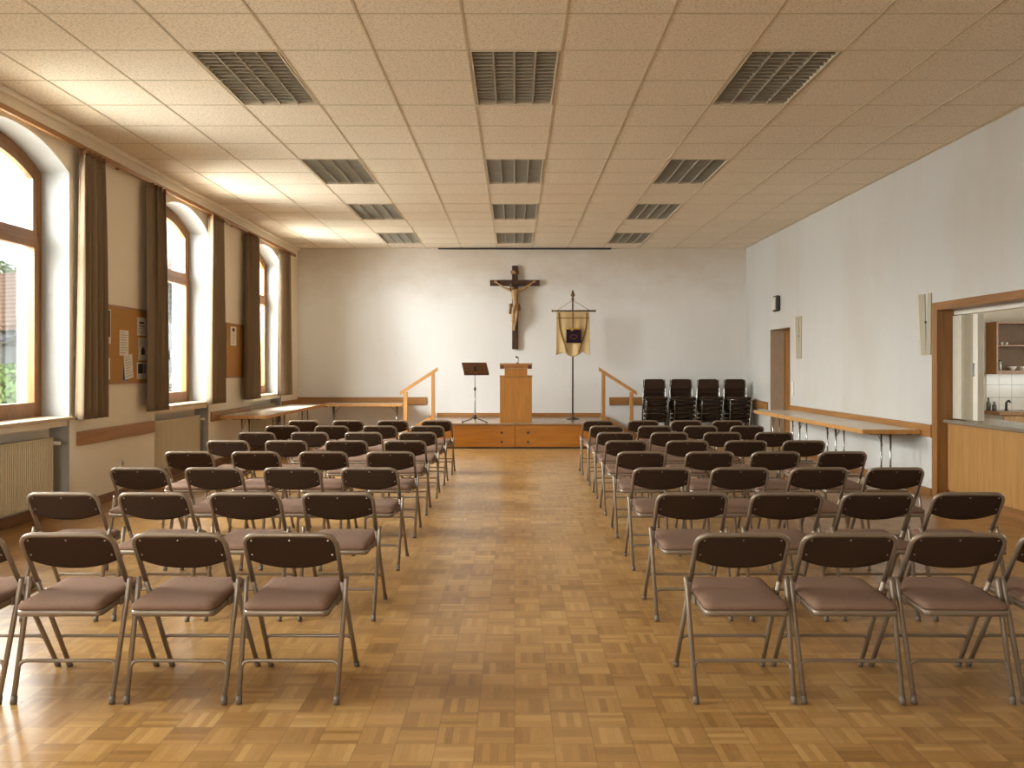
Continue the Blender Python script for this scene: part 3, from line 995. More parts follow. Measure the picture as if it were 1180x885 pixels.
# ------------------------------------------------------------------ banner
BY = 17.0
def bx(px): return (px - VX) * BY / FP
def bz(py): return EYE + (VY - py) * BY / FP
t = thing('banner_stand', 'dark upright pole with spear finial and crossbar standing on the stage, right of lectern', 'pole', (bx(660), BY, 0.457))
X0 = bx(660)
MB().tube([(0, 0, 0.02), (0, 0, bz(340) - 0.457)], 0.016, 10).build('pole', M['pole_dark'], t)
MB().lathe([(0.13, 0), (0.13, 0.012), (0.05, 0.025), (0.022, 0.05), (0.02, 0.09)], n=20).build('base', M['pole_dark'], t)
zf = bz(346) - 0.457
MB().lathe([(0.018, zf), (0.034, zf + 0.02), (0.018, zf + 0.04), (0.014, zf + 0.06), (0.045, zf + 0.095), (0.03, zf + 0.13), (0.008, zf + 0.20)], n=14).build('finial', M['brass'], t)
zc = bz(358.4) - 0.457
MB().tube([(bx(637.5) - X0, -0.03, zc), (bx(684.5) - X0, -0.03, zc)], 0.016, 10).build('crossbar', M['pole_dark'], t)
for e in (-1, 1):
    o = MB().lathe([(0.004, 0), (0.022, 0.006), (0.022, 0.03), (0.004, 0.036)], n=10).build('crossbar_end', M['brass'], t)
    o.rotation_euler = (0, math.radians(90), 0)
    o.location = ((bx(684.5) - X0) if e > 0 else (bx(637.5) - X0 - 0.036), -0.03, zc)
MB().tube([(bx(642) - X0, -0.03, zc + 0.01), (0, -0.018, bz(346) - 0.457), (bx(679.5) - X0, -0.03, zc + 0.01)], 0.005, 6).build('cord', M['banner_trim'], t)

t = thing('church_banner', 'beige cloth banner with dark emblem and pointed tongue hanging from the crossbar', 'banner', (X0, BY - 0.05, 0.0))
WB = 0.32
ztop = bz(359.5)
def bottom(u):
    ax = abs(u * 2 - 1)
    if ax > 0.50:
        return bz(409.5) + (1 - (ax - 0.5) / 0.5) * 0.075
    tt = ax / 0.5
    return bz(411) + 0.02 + 0.075 * tt ** 1.8 - 0.02 + (0.0)
def cloth(u, v):
    x = (u * 2 - 1) * WB * (1 + 0.03 * v)
    zb = bottom(u)
    z = ztop + (zb - ztop) * v
    y = 0.012 * math.sin(u * 17) * (0.3 + v) - 0.018 * v
    return (x, y, z)
o = MB().grid(cloth, 60, 24).build('cloth', M['banner'], t)
o.modifiers.new('thickness', 'SOLIDIFY').thickness = 0.006
# trim bands: curved inner border and top band
def band(fx, name):
    def f(u, v):
        x, dx = fx(v)
        xx = x + (u - 0.5) * dx
        uu = xx / (2 * WB) + 0.5
        zb = bottom(min(max(uu, 0), 1))
        z = ztop + (zb - ztop) * (0.02 + 0.93 * v)
        y = 0.012 * math.sin(uu * 17) * (0.3 + v) - 0.018 * v - 0.010
        return (xx, y, z)
    oo = MB().grid(f, 3, 24).build(name, M['banner_trim'], t)
    oo.modifiers.new('thickness', 'SOLIDIFY').thickness = 0.003
band(lambda v: (-0.27 + 0.16 * v ** 2.2, 0.03), 'border_band')
band(lambda v: (0.27 - 0.16 * v ** 2.2, 0.03), 'border_band')
MB().box(-0.014, 0.014, -0.020, -0.012, bz(379), ztop - 0.01).build('centre_band', M['banner_trim'], t)
MB().box(-WB, WB, -0.016, -0.008, ztop - 0.13, ztop - 0.115).build('top_band', M['banner_trim'], t)
for q in range(9):
    xx = -WB + 0.04 + q * (2 * WB - 0.08) / 8
    MB().tube([(xx, 0.02 + 0.022 * math.cos(a), ztop + 0.02 + 0.022 * math.sin(a)) for a in [i * math.pi / 5 for i in range(10)]], 0.005, 5, closed=True).build('hanging_loop', M['banner_trim'], t)
ex0, ex1, ez0, ez1 = bx(652.3) - X0, bx(669.3) - X0, bz(395.3), bz(379.5)
e = MB().box(ex0, ex1, -0.045, -0.033, ez0, ez1, 0.003).build('emblem', M['emblem'], t)
MB().box(ex0 + 0.02, ex1 - 0.02, -0.048, -0.044, ez1 - 0.005, ez1 + 0.025, 0.001).box((ex0 + ex1) / 2 - 0.06, (ex0 + ex1) / 2 - 0.01, -0.05, -0.044, ez1 - 0.035, ez1 - 0.003, 0.001).build('gold_crown', M['gold'], e)
cx, cz = (ex0 + ex1) / 2, (ez0 + ez1) / 2 - 0.015
MB().prism([(cx + 0.075 * math.cos(a), cz + 0.05 * math.sin(a)) for a in [i * math.pi / 10 for i in range(20)]], -0.048, -0.044, 'y').build('red_motif', M['emblem_red'], e)
MB().prism([(cx + 0.055 * math.cos(a), cz + 0.033 * math.sin(a)) for a in [i * math.pi / 10 for i in range(20)]], -0.050, -0.047, 'y').build('dark_centre', M['emblem'], e)

# ------------------------------------------------------------------ crucifix
t = thing('crucifix', 'large dark wooden crucifix with carved figure on the back wall above lectern', 'crucifix', (0.008, YB, 1.85))
K = 0.01785
def cxz(zx, zy):
    px, py = 540 + zx * 160 / 1089.0, 290 + zy * 130 / 885.0
    return ((px - VX) * K - 0.008, EYE + (VY - py) * K - 1.85)
MB().box(-0.062, 0.062, -0.07, -0.002, 0.0, 1.715, 0.005).build('upright_beam', M['cross_wood'], t)
MB().box(-0.515, 0.505, -0.075, -0.001, 1.30, 1.42, 0.005).build('cross_beam', M['cross_wood_x'], t)
scr = MB().grid(lambda u, v: ((u - 0.5) * 0.17, -0.085 - 0.012 * math.cos((u - 0.5) * 7), 1.535 + v * 0.075 + 0.01 * math.sin(u * 6.28)), 16, 3).build('scroll', M['loincloth'], t)
scr.modifiers.new('thickness', 'SOLIDIFY').thickness = 0.008
# carved figure, one skinned surface
V = []
def P(zx, zy, y, r):
    x, z = cxz(zx, zy)
    V.append((Vector((x, y, z)), r))
    return len(V) - 1
E = []
pel = P(366, 440, -0.125, 0.062)
wa = P(366, 395, -0.135, 0.055); ch = P(364, 345, -0.145, 0.075); nb = P(362, 312, -0.14, 0.045); nk = P(356, 298, -0.15, 0.026)
hd = P(345, 285, -0.17, 0.042); ht = P(340, 268, -0.165, 0.036)
E += [(pel, wa), (wa, ch), (ch, nb), (nb, nk), (nk, hd), (hd, ht)]
for sg in (-1, 1):
    sh = P(363 + sg * 35, 306, -0.13, 0.034)
    el = P(363 + sg * 85, 284, -0.115, 0.023)
    wr = P(363 + sg * 135, 249, -0.098, 0.016)
    pa = P(363 + sg * 147, 240, -0.092, 0.017)
    E += [(nb, sh), (sh, el), (el, wr), (wr, pa)]
    for q in range(4):
        f1 = P(363 + sg * (154 + q * 1.5), 229 + q * 5, -0.092, 0.0055)
        f2 = P(363 + sg * (160 + q * 1.5), 222 + q * 6, -0.10, 0.0045)
        E += [(pa, f1), (f1, f2)]
    th_ = P(363 + sg * 143, 226, -0.098, 0.006)
    E += [(pa, th_)]
    hip = P(366 + sg * 16, 455, -0.125, 0.055)
    kn = P(362 + sg * 13, 520, -0.175, 0.036)
    cf = P(358 + sg * 9, 555, -0.14, 0.032)
    an = P(356 + sg * 4, 595, -0.105, 0.018)
    ft = P(354 + sg * 4, 622, -0.125 - 0.012 * sg, 0.017)
    E += [(pel, hip), (hip, kn), (kn, cf), (cf, an), (an, ft)]
me = bpy.data.meshes.new('figure')
me.from_pydata([v for v, r in V], E, [])
fig = bpy.data.objects.new('figure', me)
C.objects.link(fig)
fig.parent = t
sk = fig.modifiers.new('skin', 'SKIN')
sk.use_smooth_shade = True
for i, (v, r) in enumerate(V):
    me.skin_vertices[0].data[i].radius = (r, r)
    me.skin_vertices[0].data[i].use_root = (i == pel)
fig.modifiers.new('sub', 'SUBSURF').levels = 2
fig.modifiers['sub'].render_levels = 2
me.materials.append(M['corpus'])
# hair and beard, loincloth
hx, hz = cxz(341, 272)
mb = MB()
bmesh.ops.create_icosphere(mb.bm, subdivisions=3, radius=0.056, matrix=Matrix.Translation((hx, -0.163, hz + 0.012)) @ Matrix.Diagonal((0.95, 0.9, 1.05, 1)))
for (ax, az, rr) in ((330, 290, 0.020), (331, 302, 0.016), (362, 288, 0.018), (348, 300, 0.016)):
    qx, qz = cxz(ax, az)
    bmesh.ops.create_icosphere(mb.bm, subdivisions=2, radius=rr, matrix=Matrix.Translation((qx, -0.165, qz)) @ Matrix.Diagonal((0.9, 0.9, 1.6, 1)))
for f in mb.bm.faces: f.smooth = True
mb.build('hair', M['hair'], fig)
mb = MB()
px_, pz_ = cxz(366, 440)
def lc(u, v):
    a = u * 2 * math.pi
    r = 0.078 + 0.010 * math.sin(a * 7 + v * 4) + 0.012 * v
    return (px_ + 0.004 + r * 1.05 * math.cos(a), -0.128 + 0.85 * r * math.sin(a), pz_ + 0.05 - 0.13 * v + 0.02 * math.cos(a))
mb.grid(lc, 48, 8)
q0, q1 = cxz(328, 415), cxz(326, 492)
mb.tube([(q0[0] + 0.03, -0.15, q0[1]), (q0[0], -0.16, q0[1] - 0.02), (q0[0] - 0.004, -0.155, q0[1] - 0.08), (q1[0], -0.15, q1[1])], [0.025, 0.035, 0.022, 0.034], 10)
mb.build('loincloth', M['loincloth'], fig)

# ------------------------------------------------------------------ left wall: curtain rail, curtains, radiators, boards
t = thing('curtain_rail', 'long wooden curtain rail running along the window wall under the ceiling', 'curtain rail', (-4.40, 8.0, 3.71))
MB().box(-0.02, 0.02, -8.0, 9.4, -0.02, 0.03, 0.005).build('rail', M['rail_wood'], t)
for yb in (1.8, 5.7, 9.75, 13.7, 17.2):
    MB().box(-0.075, -0.02, yb - 8 - 0.02, yb - 8 + 0.02, -0.01, 0.015).build('bracket', M['brass'], t)


def curtain(y0, y1, label, seed):
    cy = (y0 + y1) / 2
    w = y1 - y0
    t = thing('curtain', label, 'curtain', (-4.36, cy, 0.95), 0, 'taupe curtains at the arched windows')
    rnd = random.Random(seed)
    ph, nf = rnd.uniform(0, 6), 4
    off = [rnd.uniform(-0.5, 0.5) for _ in range(8)]
    def f(u, v):
        nar = 0.80 + 0.20 * v ** 0.7
        yy = (u - 0.5) * w * nar + 0.012 * math.sin(v * 3 + ph)
        amp = (0.044 + 0.018 * v)
        x = amp * math.sin(u * nf * 2 * math.pi + ph + 0.5 * math.sin(v * 2.2 + off[1]) + 0.9 * off[2] * math.sin(u * 9))
        yy += 0.016 * math.sin(u * nf * 2 * math.pi * 2 + 2 * ph)
        return (x, yy, 2.72 * (1 - v))
    o = MB().grid(f, 90, 26).build('drape', M['curtain'], t)
    o.modifiers.new('thickness', 'SOLIDIFY').thickness = 0.004
    hd_ = MB().grid(lambda u, v: (f(u, 0)[0] * 1.15 - 0.003, f(u, 0)[1] * 1.02, 2.735 - 0.06 * v), 90, 2).build('heading', M['curtain_head'], t)
    hd_.modifiers.new('thickness', 'SOLIDIFY').thickness = 0.008
    return t


curtain(8.66, 9.20, 'taupe curtain hanging right of the nearest window, beside the larger notice board', 1)
curtain(10.30, 10.88, 'taupe curtain left of the middle window, at the right edge of the larger notice board', 2)
curtain(12.38, 12.93, 'taupe curtain hanging right of the middle window, left of the smaller notice board', 3)
curtain(14.08, 14.72, 'taupe curtain hanging left of the farthest window, right of the smaller notice board', 4)
curtain(16.15, 16.85, 'taupe curtain hanging right of the farthest window, nearest the back wall', 5)


def radiator(y0, y1, label):
    t = thing('radiator', label, 'radiator', (-4.575, y0, 0.16), 0, 'cream panel radiators under the windows')
    L, H = y1 - y0, 0.62
    n = int(L / 0.0333)
    poly = [(0.045, 0.0)]
    mb = MB()
    pts = []
    for k in range(n):
        a = L * k / n
        p = L / n
        pts += [(0.045, a + 0.02 * p), (0.045, a + 0.45 * p), (0.036, a + 0.55 * p), (0.036, a + 0.9 * p)]
    pts.append((0.045, L))
    out = pts + [(-0.045, L), (-0.045, 0.0)]
    mb.prism(out, 0.0, H, 'z')
    mb.build('panel', M['radiator'], t)
    mb = MB().box(-0.05, 0.052, -0.006, L + 0.006, H, H + 0.012, 0.003)
    mb.build('top_cover', M['radiator'], t)
    MB().box(-0.05, 0.05, -0.008, 0.0, 0.02, H, 0.002).build('side_cover', M['radiator'], t)
    MB().box(-0.05, 0.05, L, L + 0.008, 0.02, H, 0.002).build('side_cover', M['radiator'], t)
    MB().tube([(0.0, L + 0.008, H - 0.05), (0.0, L + 0.05, H - 0.05)], 0.012, 10).tube([(0.0, L + 0.045, H - 0.05), (0.0, L + 0.045, -0.16)], 0.008, 8).build('pipe', M['brass'], t)
    MB().tube([(0.0, L + 0.04, H - 0.05), (0.05, L + 0.04, H - 0.05), (0.10, L + 0.04, H - 0.05)], [0.014, 0.02, 0.017], 12).build('valve', M['white_plastic'], t)
    MB().box(-0.10, -0.045, 0.2, 0.24, 0.1, 0.5).build('bracket', M['radiator'], t)
    MB().box(-0.10, -0.045, L - 0.24, L - 0.2, 0.1, 0.5).build('bracket', M['radiator'], t)


radiator(6.95, 8.50, 'cream ribbed radiator in the niche under the nearest window')
radiator(10.92, 12.48, 'cream ribbed radiator in the niche under the middle window')
radiator(14.85, 16.42, 'cream ribbed radiator under the farthest window behind the side tables')


def board(y0, y1, z0, z1, label):
    t = thing('notice_board', label, 'notice board', (XL, y0, z0), 0, 'cork boards between the windows')
    W, H = y1 - y0, z1 - z0
    MB().box(0.002, 0.014, 0.02, W - 0.02, 0.02, H - 0.02).build('cork_panel', M['cork'], t)
    MB().ring([(0, 0), (W, 0), (W, H), (0, H)], [(0.025, 0.025), (W - 0.025, 0.025), (W - 0.025, H - 0.025), (0.025, H - 0.025)], 0.0, 0.022).build('frame', M['rail_wood'], t)


board(9.20, 10.55, 1.29, 2.17, 'larger cork notice board with many papers, right of the nearest window')
board(13.42, 14.42, 1.31, 2.17, 'smaller cork notice board with a single sheet, between middle and farthest windows')


def paper(name, label, cat, y0, y1, z0, z1, tilt=0.0, pics=(), lines=(), lift=0.016):
    cy, cz = (y0 + y1) / 2, (z0 + z1) / 2
    w, h_ = (y1 - y0) / 2, (z1 - z0) / 2
    mb = MB()
    mb.box(0, 0.0025, -w, w, -h_, h_)
    for (a, b, c, d_, mi) in pics:
        mb.box(0.0026, 0.0036, -w + 2 * w * a, -w + 2 * w * b, -h_ + 2 * h_ * c, -h_ + 2 * h_ * d_, 0, mi)
    for (z, a, b, th, mi) in lines:
        mb.box(0.0026, 0.0034, -w + 2 * w * a, -w + 2 * w * b, -h_ + 2 * h_ * z, -h_ + 2 * h_ * z + th, 0, mi)
    o = mb.build(name, [M['paper'], M['ink'], M['ink_grey'], M['photo_tan'], M['ink_blue']])
    o.location = (XL + lift, cy, cz)
    o.rotation_euler = (math.radians(tilt), 0, 0)
    return tag(o, label, cat, 'papers pinned to the cork boards')


def ln(n, z0, z1, th=0.006, mi=2, seed=0, a=0.12):
    r = random.Random(seed)
    return [(z0 + (z1 - z0) * i / max(1, n - 1), a, r.uniform(0.6, 0.9), th, mi) for i in range(n)]


def nb1(px, py):     # pixel on the window wall -> (y, z)
    Y = -XL * FP / (VX - px)
    return Y, EYE + (VY - py) * Y / FP


paper('poster', 'dark photo poster with white foot at the left edge of larger notice board', 'poster', 9.24, 9.58, 1.735, 2.115,
      pics=((0.06, 0.94, 0.2, 0.97, 1), (0.35, 0.75, 0.45, 0.68, 3), (0.2, 0.5, 0.75, 0.9, 2), (0.5, 0.85, 0.25, 0.38, 2)), lines=ln(2, 0.05, 0.12, 0.008, 2, 3))
paper('flyer', 'upright white sheet of text in the middle of larger notice board', 'paper', 9.79, 10.02, 1.61, 1.90, 0, lines=ln(9, 0.1, 0.9, 0.006, 2, 1))
paper('flyer', 'tilted white sheet over a blue leaflet, below the middle text sheet', 'paper', 9.90, 10.12, 1.345, 1.62, 8, lines=ln(8, 0.12, 0.9, 0.006, 2, 2), lift=0.021)
paper('leaflet', 'small blue leaflet peeping out under the tilted white sheet', 'leaflet', 9.87, 10.0, 1.32, 1.48, -4, pics=((0.02, 0.98, 0.02, 0.98, 4), (0.1, 0.5, 0.1, 0.3, 1)))
paper('flyer', 'white sheet of short lines at the bottom left of larger notice board', 'paper', 9.30, 9.56, 1.345, 1.58, 0, lines=ln(5, 0.15, 0.85, 0.008, 2, 4))
paper('flyer', 'white sheet with bold heading at the top right of larger notice board', 'paper', 10.25, 10.50, 1.855, 2.07, 0, lines=[(0.66, 0.2, 0.75, 0.022, 1), (0.5, 0.15, 0.8, 0.012, 1)] + ln(3, 0.15, 0.38, 0.006, 2, 5))
paper('flyer', 'sheet with black arched picture at the right middle of larger notice board', 'paper', 10.28, 10.52, 1.56, 1.83, 0, pics=((0.32, 0.72, 0.25, 0.5, 1), (0.4, 0.64, 0.5, 0.58, 1)), lines=ln(4, 0.65, 0.92, 0.006, 3, 6))
paper('flyer', 'sheet with dark square photo at the bottom right of larger notice board', 'paper', 10.24, 10.51, 1.335, 1.535, 0, pics=((0.1, 0.62, 0.34, 0.92, 1), (0.4, 0.55, 0.45, 0.8, 2), (0.68, 0.9, 0.35, 0.92, 2)))
paper('flyer', 'single narrow white sheet on the smaller notice board', 'paper', 13.62, 13.90, 1.82, 2.12, 0, pics=((0.3, 0.7, 0.75, 0.92, 1),), lines=ln(6, 0.12, 0.65, 0.006, 2, 7))

t = thing('power_socket', 'small pale wall socket low on the wall below the wooden rail', 'socket', (XL, 9.88, 0.38))
MB().box(0, 0.012, -0.04, 0.04, -0.04, 0.04, 0.003).build('plate', M['white_plastic'], t)
MB().prism([(0.024 * math.cos(a), 0.024 * math.sin(a)) for a in [i * math.pi / 8 for i in range(16)]], 0.0122, 0.014, 'x').build('insert', M['ink_grey'], t)

# ------------------------------------------------------------------ right wall fixtures
def sconce(yc, label):
    t = thing('wall_sconce', label, 'wall light', (XR, yc, 1.62), 0, 'slanted panel wall lights')
    # wide leaning panel: a folded channel, wider at the top than at the foot
    def leaf(name, ytop, ybot, mats, fold):
        mb = MB()
        H = 0.71
        def sec(y0, y1, z):
            ym = y0 + (y1 - y0) * fold
            return [(-0.002, y0, z), (-0.022, y0, z), (-0.034, ym, z), (-0.012, y1, z), (-0.002, y1, z)]
        a = [mb.bm.verts.new(p) for p in sec(*ybot, 0.0)]
        b = [mb.bm.verts.new(p) for p in sec(*ytop, H)]
        n = len(a)
        for k in range(n):
            f = mb.bm.faces.new((a[k], a[(k + 1) % n], b[(k + 1) % n], b[k]))
            f.material_index = 1 if k in (2, 3) else 0
        mb.bm.faces.new(a[::-1]); mb.bm.faces.new(b)
        return mb.build(name, mats, t)
    leaf('wide_panel', (0.06, -0.155), (-0.045, -0.19), [M['sconce'], M['sconce_shaded']], 0.5)
    leaf('narrow_panel', (-0.25, -0.315), (-0.215, -0.30), [M['sconce'], M['sconce_shaded']], 0.3)
    MB().tube([(-0.0, -0.198, 0.38), (-0.03, -0.198, 0.38)], 0.011, 10).build('knob', M['rubber'], t)


sconce(10.25, 'slanted pale wall light on the right wall just left of the kitchen hatch')
sconce(14.74, 'slanted pale wall light on the right wall beside the door')

t = thing('wall_speaker', 'small rounded pale wall box with dark rim above the door', 'speaker', (XR, 15.71, 2.63))
MB().box(-0.085, -0.0005, -0.13, 0.13, -0.145, 0.145, 0.04, 0, 5).build('housing', M['rubber'], t)
MB().box(-0.094, -0.083, -0.10, 0.10, -0.115, 0.115, 0.005).build('face', M['sconce'], t)
t = thing('light_switch', 'small pale switch plate on the right wall between door and tables', 'switch', (XR, 14.9, 1.10))
MB().box(-0.012, 0, -0.04, 0.04, -0.12, 0.12, 0.003).build('plate', M['white_plastic'], t)
MB().box(-0.018, -0.0125, -0.025, 0.025, 0.03, 0.09, 0.002).build('rocker', M['white_plastic'], t)
MB().box(-0.018, -0.0125, -0.025, 0.025, -0.09, -0.03, 0.002).build('rocker', M['white_plastic'], t)


# ------------------------------------------------------------------ ceiling lamps
def lamp_proto():
    t = thing('ceiling_lamp', '', 'ceiling light', (0, 0, ZC), 0, 'louvred ceiling lamps')
    W, L = TW - 0.03, TD * 2 - 0.012
    MB_ = MB()
    mb = MB()
    x, y = W / 2, L / 2
    th = 0.014
    for (a, b, c, d_) in ((-x, -x + th, -y, y), (x - th, x, -y, y), (-x + th, x - th, -y, -y + th), (-x + th, x - th, y - th, y)):
        mb.box(a, b, c, d_, -0.006, 0.03)
    mb.build('frame', M['lampframe'], t)
    mb = MB().box(-x + th, x - th, -y + th, y - th, 0.10, 0.11)
    for (a, b, c, d_) in ((-x, -x + th, -y, y), (x - th, x, -y, y), (-x + th, x - th, -y, -y + th), (-x + th, x - th, y - th, y)):
        mb.box(a, b, c, d_, 0.03, 0.10)
    mb.build('housing', M['louver_in'], t)
    iw = W - 2 * th
    for k in (1, 2, 3):
        xx = -iw / 2 + iw * k / 4
        MB().prism([(xx - 0.006, 0.0), (xx + 0.006, 0.0), (xx + 0.016, 0.07), (xx - 0.016, 0.07)], -y + th, y - th, 'y').build('divider', M['louver'], t)
    mb = MB()
    n = 16
    for q in range(1, n):
        yy = -y + th + (L - 2 * th) * q / n
        for k in range(4):
            xa = -iw / 2 + iw * k / 4 + (0.007 if k else 0)
            xb = -iw / 2 + iw * (k + 1) / 4 - (0.007 if k < 3 else 0)
            mb.prism([(yy - 0.006, 0.004), (yy + 0.006, 0.004), (yy + 0.003, 0.048), (yy - 0.003, 0.048)], xa, xb, 'x')
    mb.build('louver_blades', M['louver'], t)
    for k in range(4):
        xx = -iw / 2 + iw * (k + 0.5) / 4
        MB().tube([(xx, -y + 0.04, 0.083), (xx, y - 0.04, 0.083)], 0.013, 8).build('tube', M['white_plastic'], t)
    return t


COLN = {-3: 'column nearest the windows', 0: 'middle column', 3: 'right-hand column'}
ROWN = {0: 'row nearest the viewer', 5: 'second row from the viewer', 9: 'third row from the viewer', 13: 'row nearest the back wall'}
lp = None
for c, r in LAMPS:
    o = lp = lamp_proto() if lp is None else copy_tree(lp)
    o.location = (c * TW, TY0 + (r + 1) * TD, ZC)
    o['label'] = 'grey louvred ceiling lamp, ' + ROWN[r] + ', ' + COLN[c]


# ------------------------------------------------------------------ folding tables along the walls
def table(cx, cy, L, W, rz, label):
    """long axis along local x"""
    t = thing('folding_table', label, 'table', (cx, cy, 0), rz, 'folding tables along the walls')
    H = 0.75
    MB().box(-L / 2 + 0.012, L / 2 - 0.012, -W / 2 + 0.012, W / 2 - 0.012, H - 0.045, H + 0.0005).build('tabletop', M['table_top'], t)
    mb = MB()
    mb.box(-L / 2, L / 2, -W / 2, -W / 2 + 0.0125, H - 0.052, H, 0.003).box(-L / 2, L / 2, W / 2 - 0.0125, W / 2, H - 0.052, H, 0.003)
    mb.box(-L / 2, -L / 2 + 0.0125, -W / 2 + 0.0125, W / 2 - 0.0125, H - 0.052, H, 0.003).box(L / 2 - 0.0125, L / 2, -W / 2 + 0.0125, W / 2 - 0.0125, H - 0.052, H, 0.003)
    mb.build('edge_band', M['handrail_wood'], t)
    for e in (-1, 1):
        xx = e * (L / 2 - 0.15)
        for yy in (-0.055, 0.055):
            MB().tube([(xx, yy, 0.03), (xx, yy, H - 0.058)], 0.011, 10).build('leg', M['chrome'], t)
        MB().box(xx - 0.015, xx + 0.015, -W / 2 + 0.08, W / 2 - 0.08, 0.0, 0.03, 0.006).build('foot_bar', M['chrome'], t)
        MB().box(xx - 0.02, xx + 0.02, -0.2, 0.2, H - 0.068, H - 0.046, 0.003).build('top_bar', M['pole_dark'], t)
        MB().tube([(xx, 0.04, H - 0.20), (xx - e * 0.16, 0.04, H - 0.046)], 0.006, 8).build('brace', M['chrome'], t)
    for e in (-1, 1):
        MB().box(e * (L / 2 - 0.05) - 0.02, e * (L / 2 - 0.05) + 0.02, -W / 2 + 0.08, -W / 2 + 0.14, H - 0.066, H - 0.0525, 0.003).build('latch', M['black'], t)
    return t


RQ = math.radians(90)
table(4.40, (10.13 + 11.89) / 2, 1.755, 0.68, RQ, 'long folding table at the right wall, nearest the kitchen hatch')
table(4.40, (11.90 + 13.39) / 2, 1.485, 0.68, RQ, 'middle one of the three folding tables along the right wall')
table(4.40, (13.40 + 14.75) / 2, 1.345, 0.68, RQ, 'folding table at the right wall, nearest the door')
table(-4.095, (13.05 + 15.06) / 2, 2.00, 0.68, RQ, 'folding table along the window wall, nearer one of the two')
table(-4.095, (15.07 + 17.10) / 2, 2.02, 0.68, RQ, 'folding table along the window wall, in the corner by the back wall')
table(-3.01, 17.515, 1.58, 0.65, 0, 'folding table along the back wall, left of the stage steps')


# ------------------------------------------------------------------ folding chairs in two blocks
def rounded(pts, rad, n=6):
    """fillets the corners of an open 3-D polyline"""
    pts = [Vector(p) for p in pts]
    out = [pts[0]]
    for i in range(1, len(pts) - 1):
        a, b, c = pts[i - 1], pts[i], pts[i + 1]
        d1, d2 = (a - b), (c - b)
        r = min(rad, d1.length * 0.49, d2.length * 0.49)
        p, q = b + d1.normalized() * r, b + d2.normalized() * r
        for k in range(n + 1):
            s = k / n
            out.append((1 - s) ** 2 * p + 2 * s * (1 - s) * b + s * s * q)
    out.append(pts[-1])
    return out


def rrect(x0, x1, y0, y1, r, n=5):
    o = []
    for (cx, cy, a0) in ((x1 - r, y1 - r, 0), (x0 + r, y1 - r, 90), (x0 + r, y0 + r, 180), (x1 - r, y0 + r, 270)):
        for k in range(n + 1):
            a = math.radians(a0 + 90 * k / n)
            o.append((cx + r * math.cos(a), cy + r * math.sin(a)))
    return o


TR = 0.0115
def back_y(z): return 0.49 - 0.63 * z


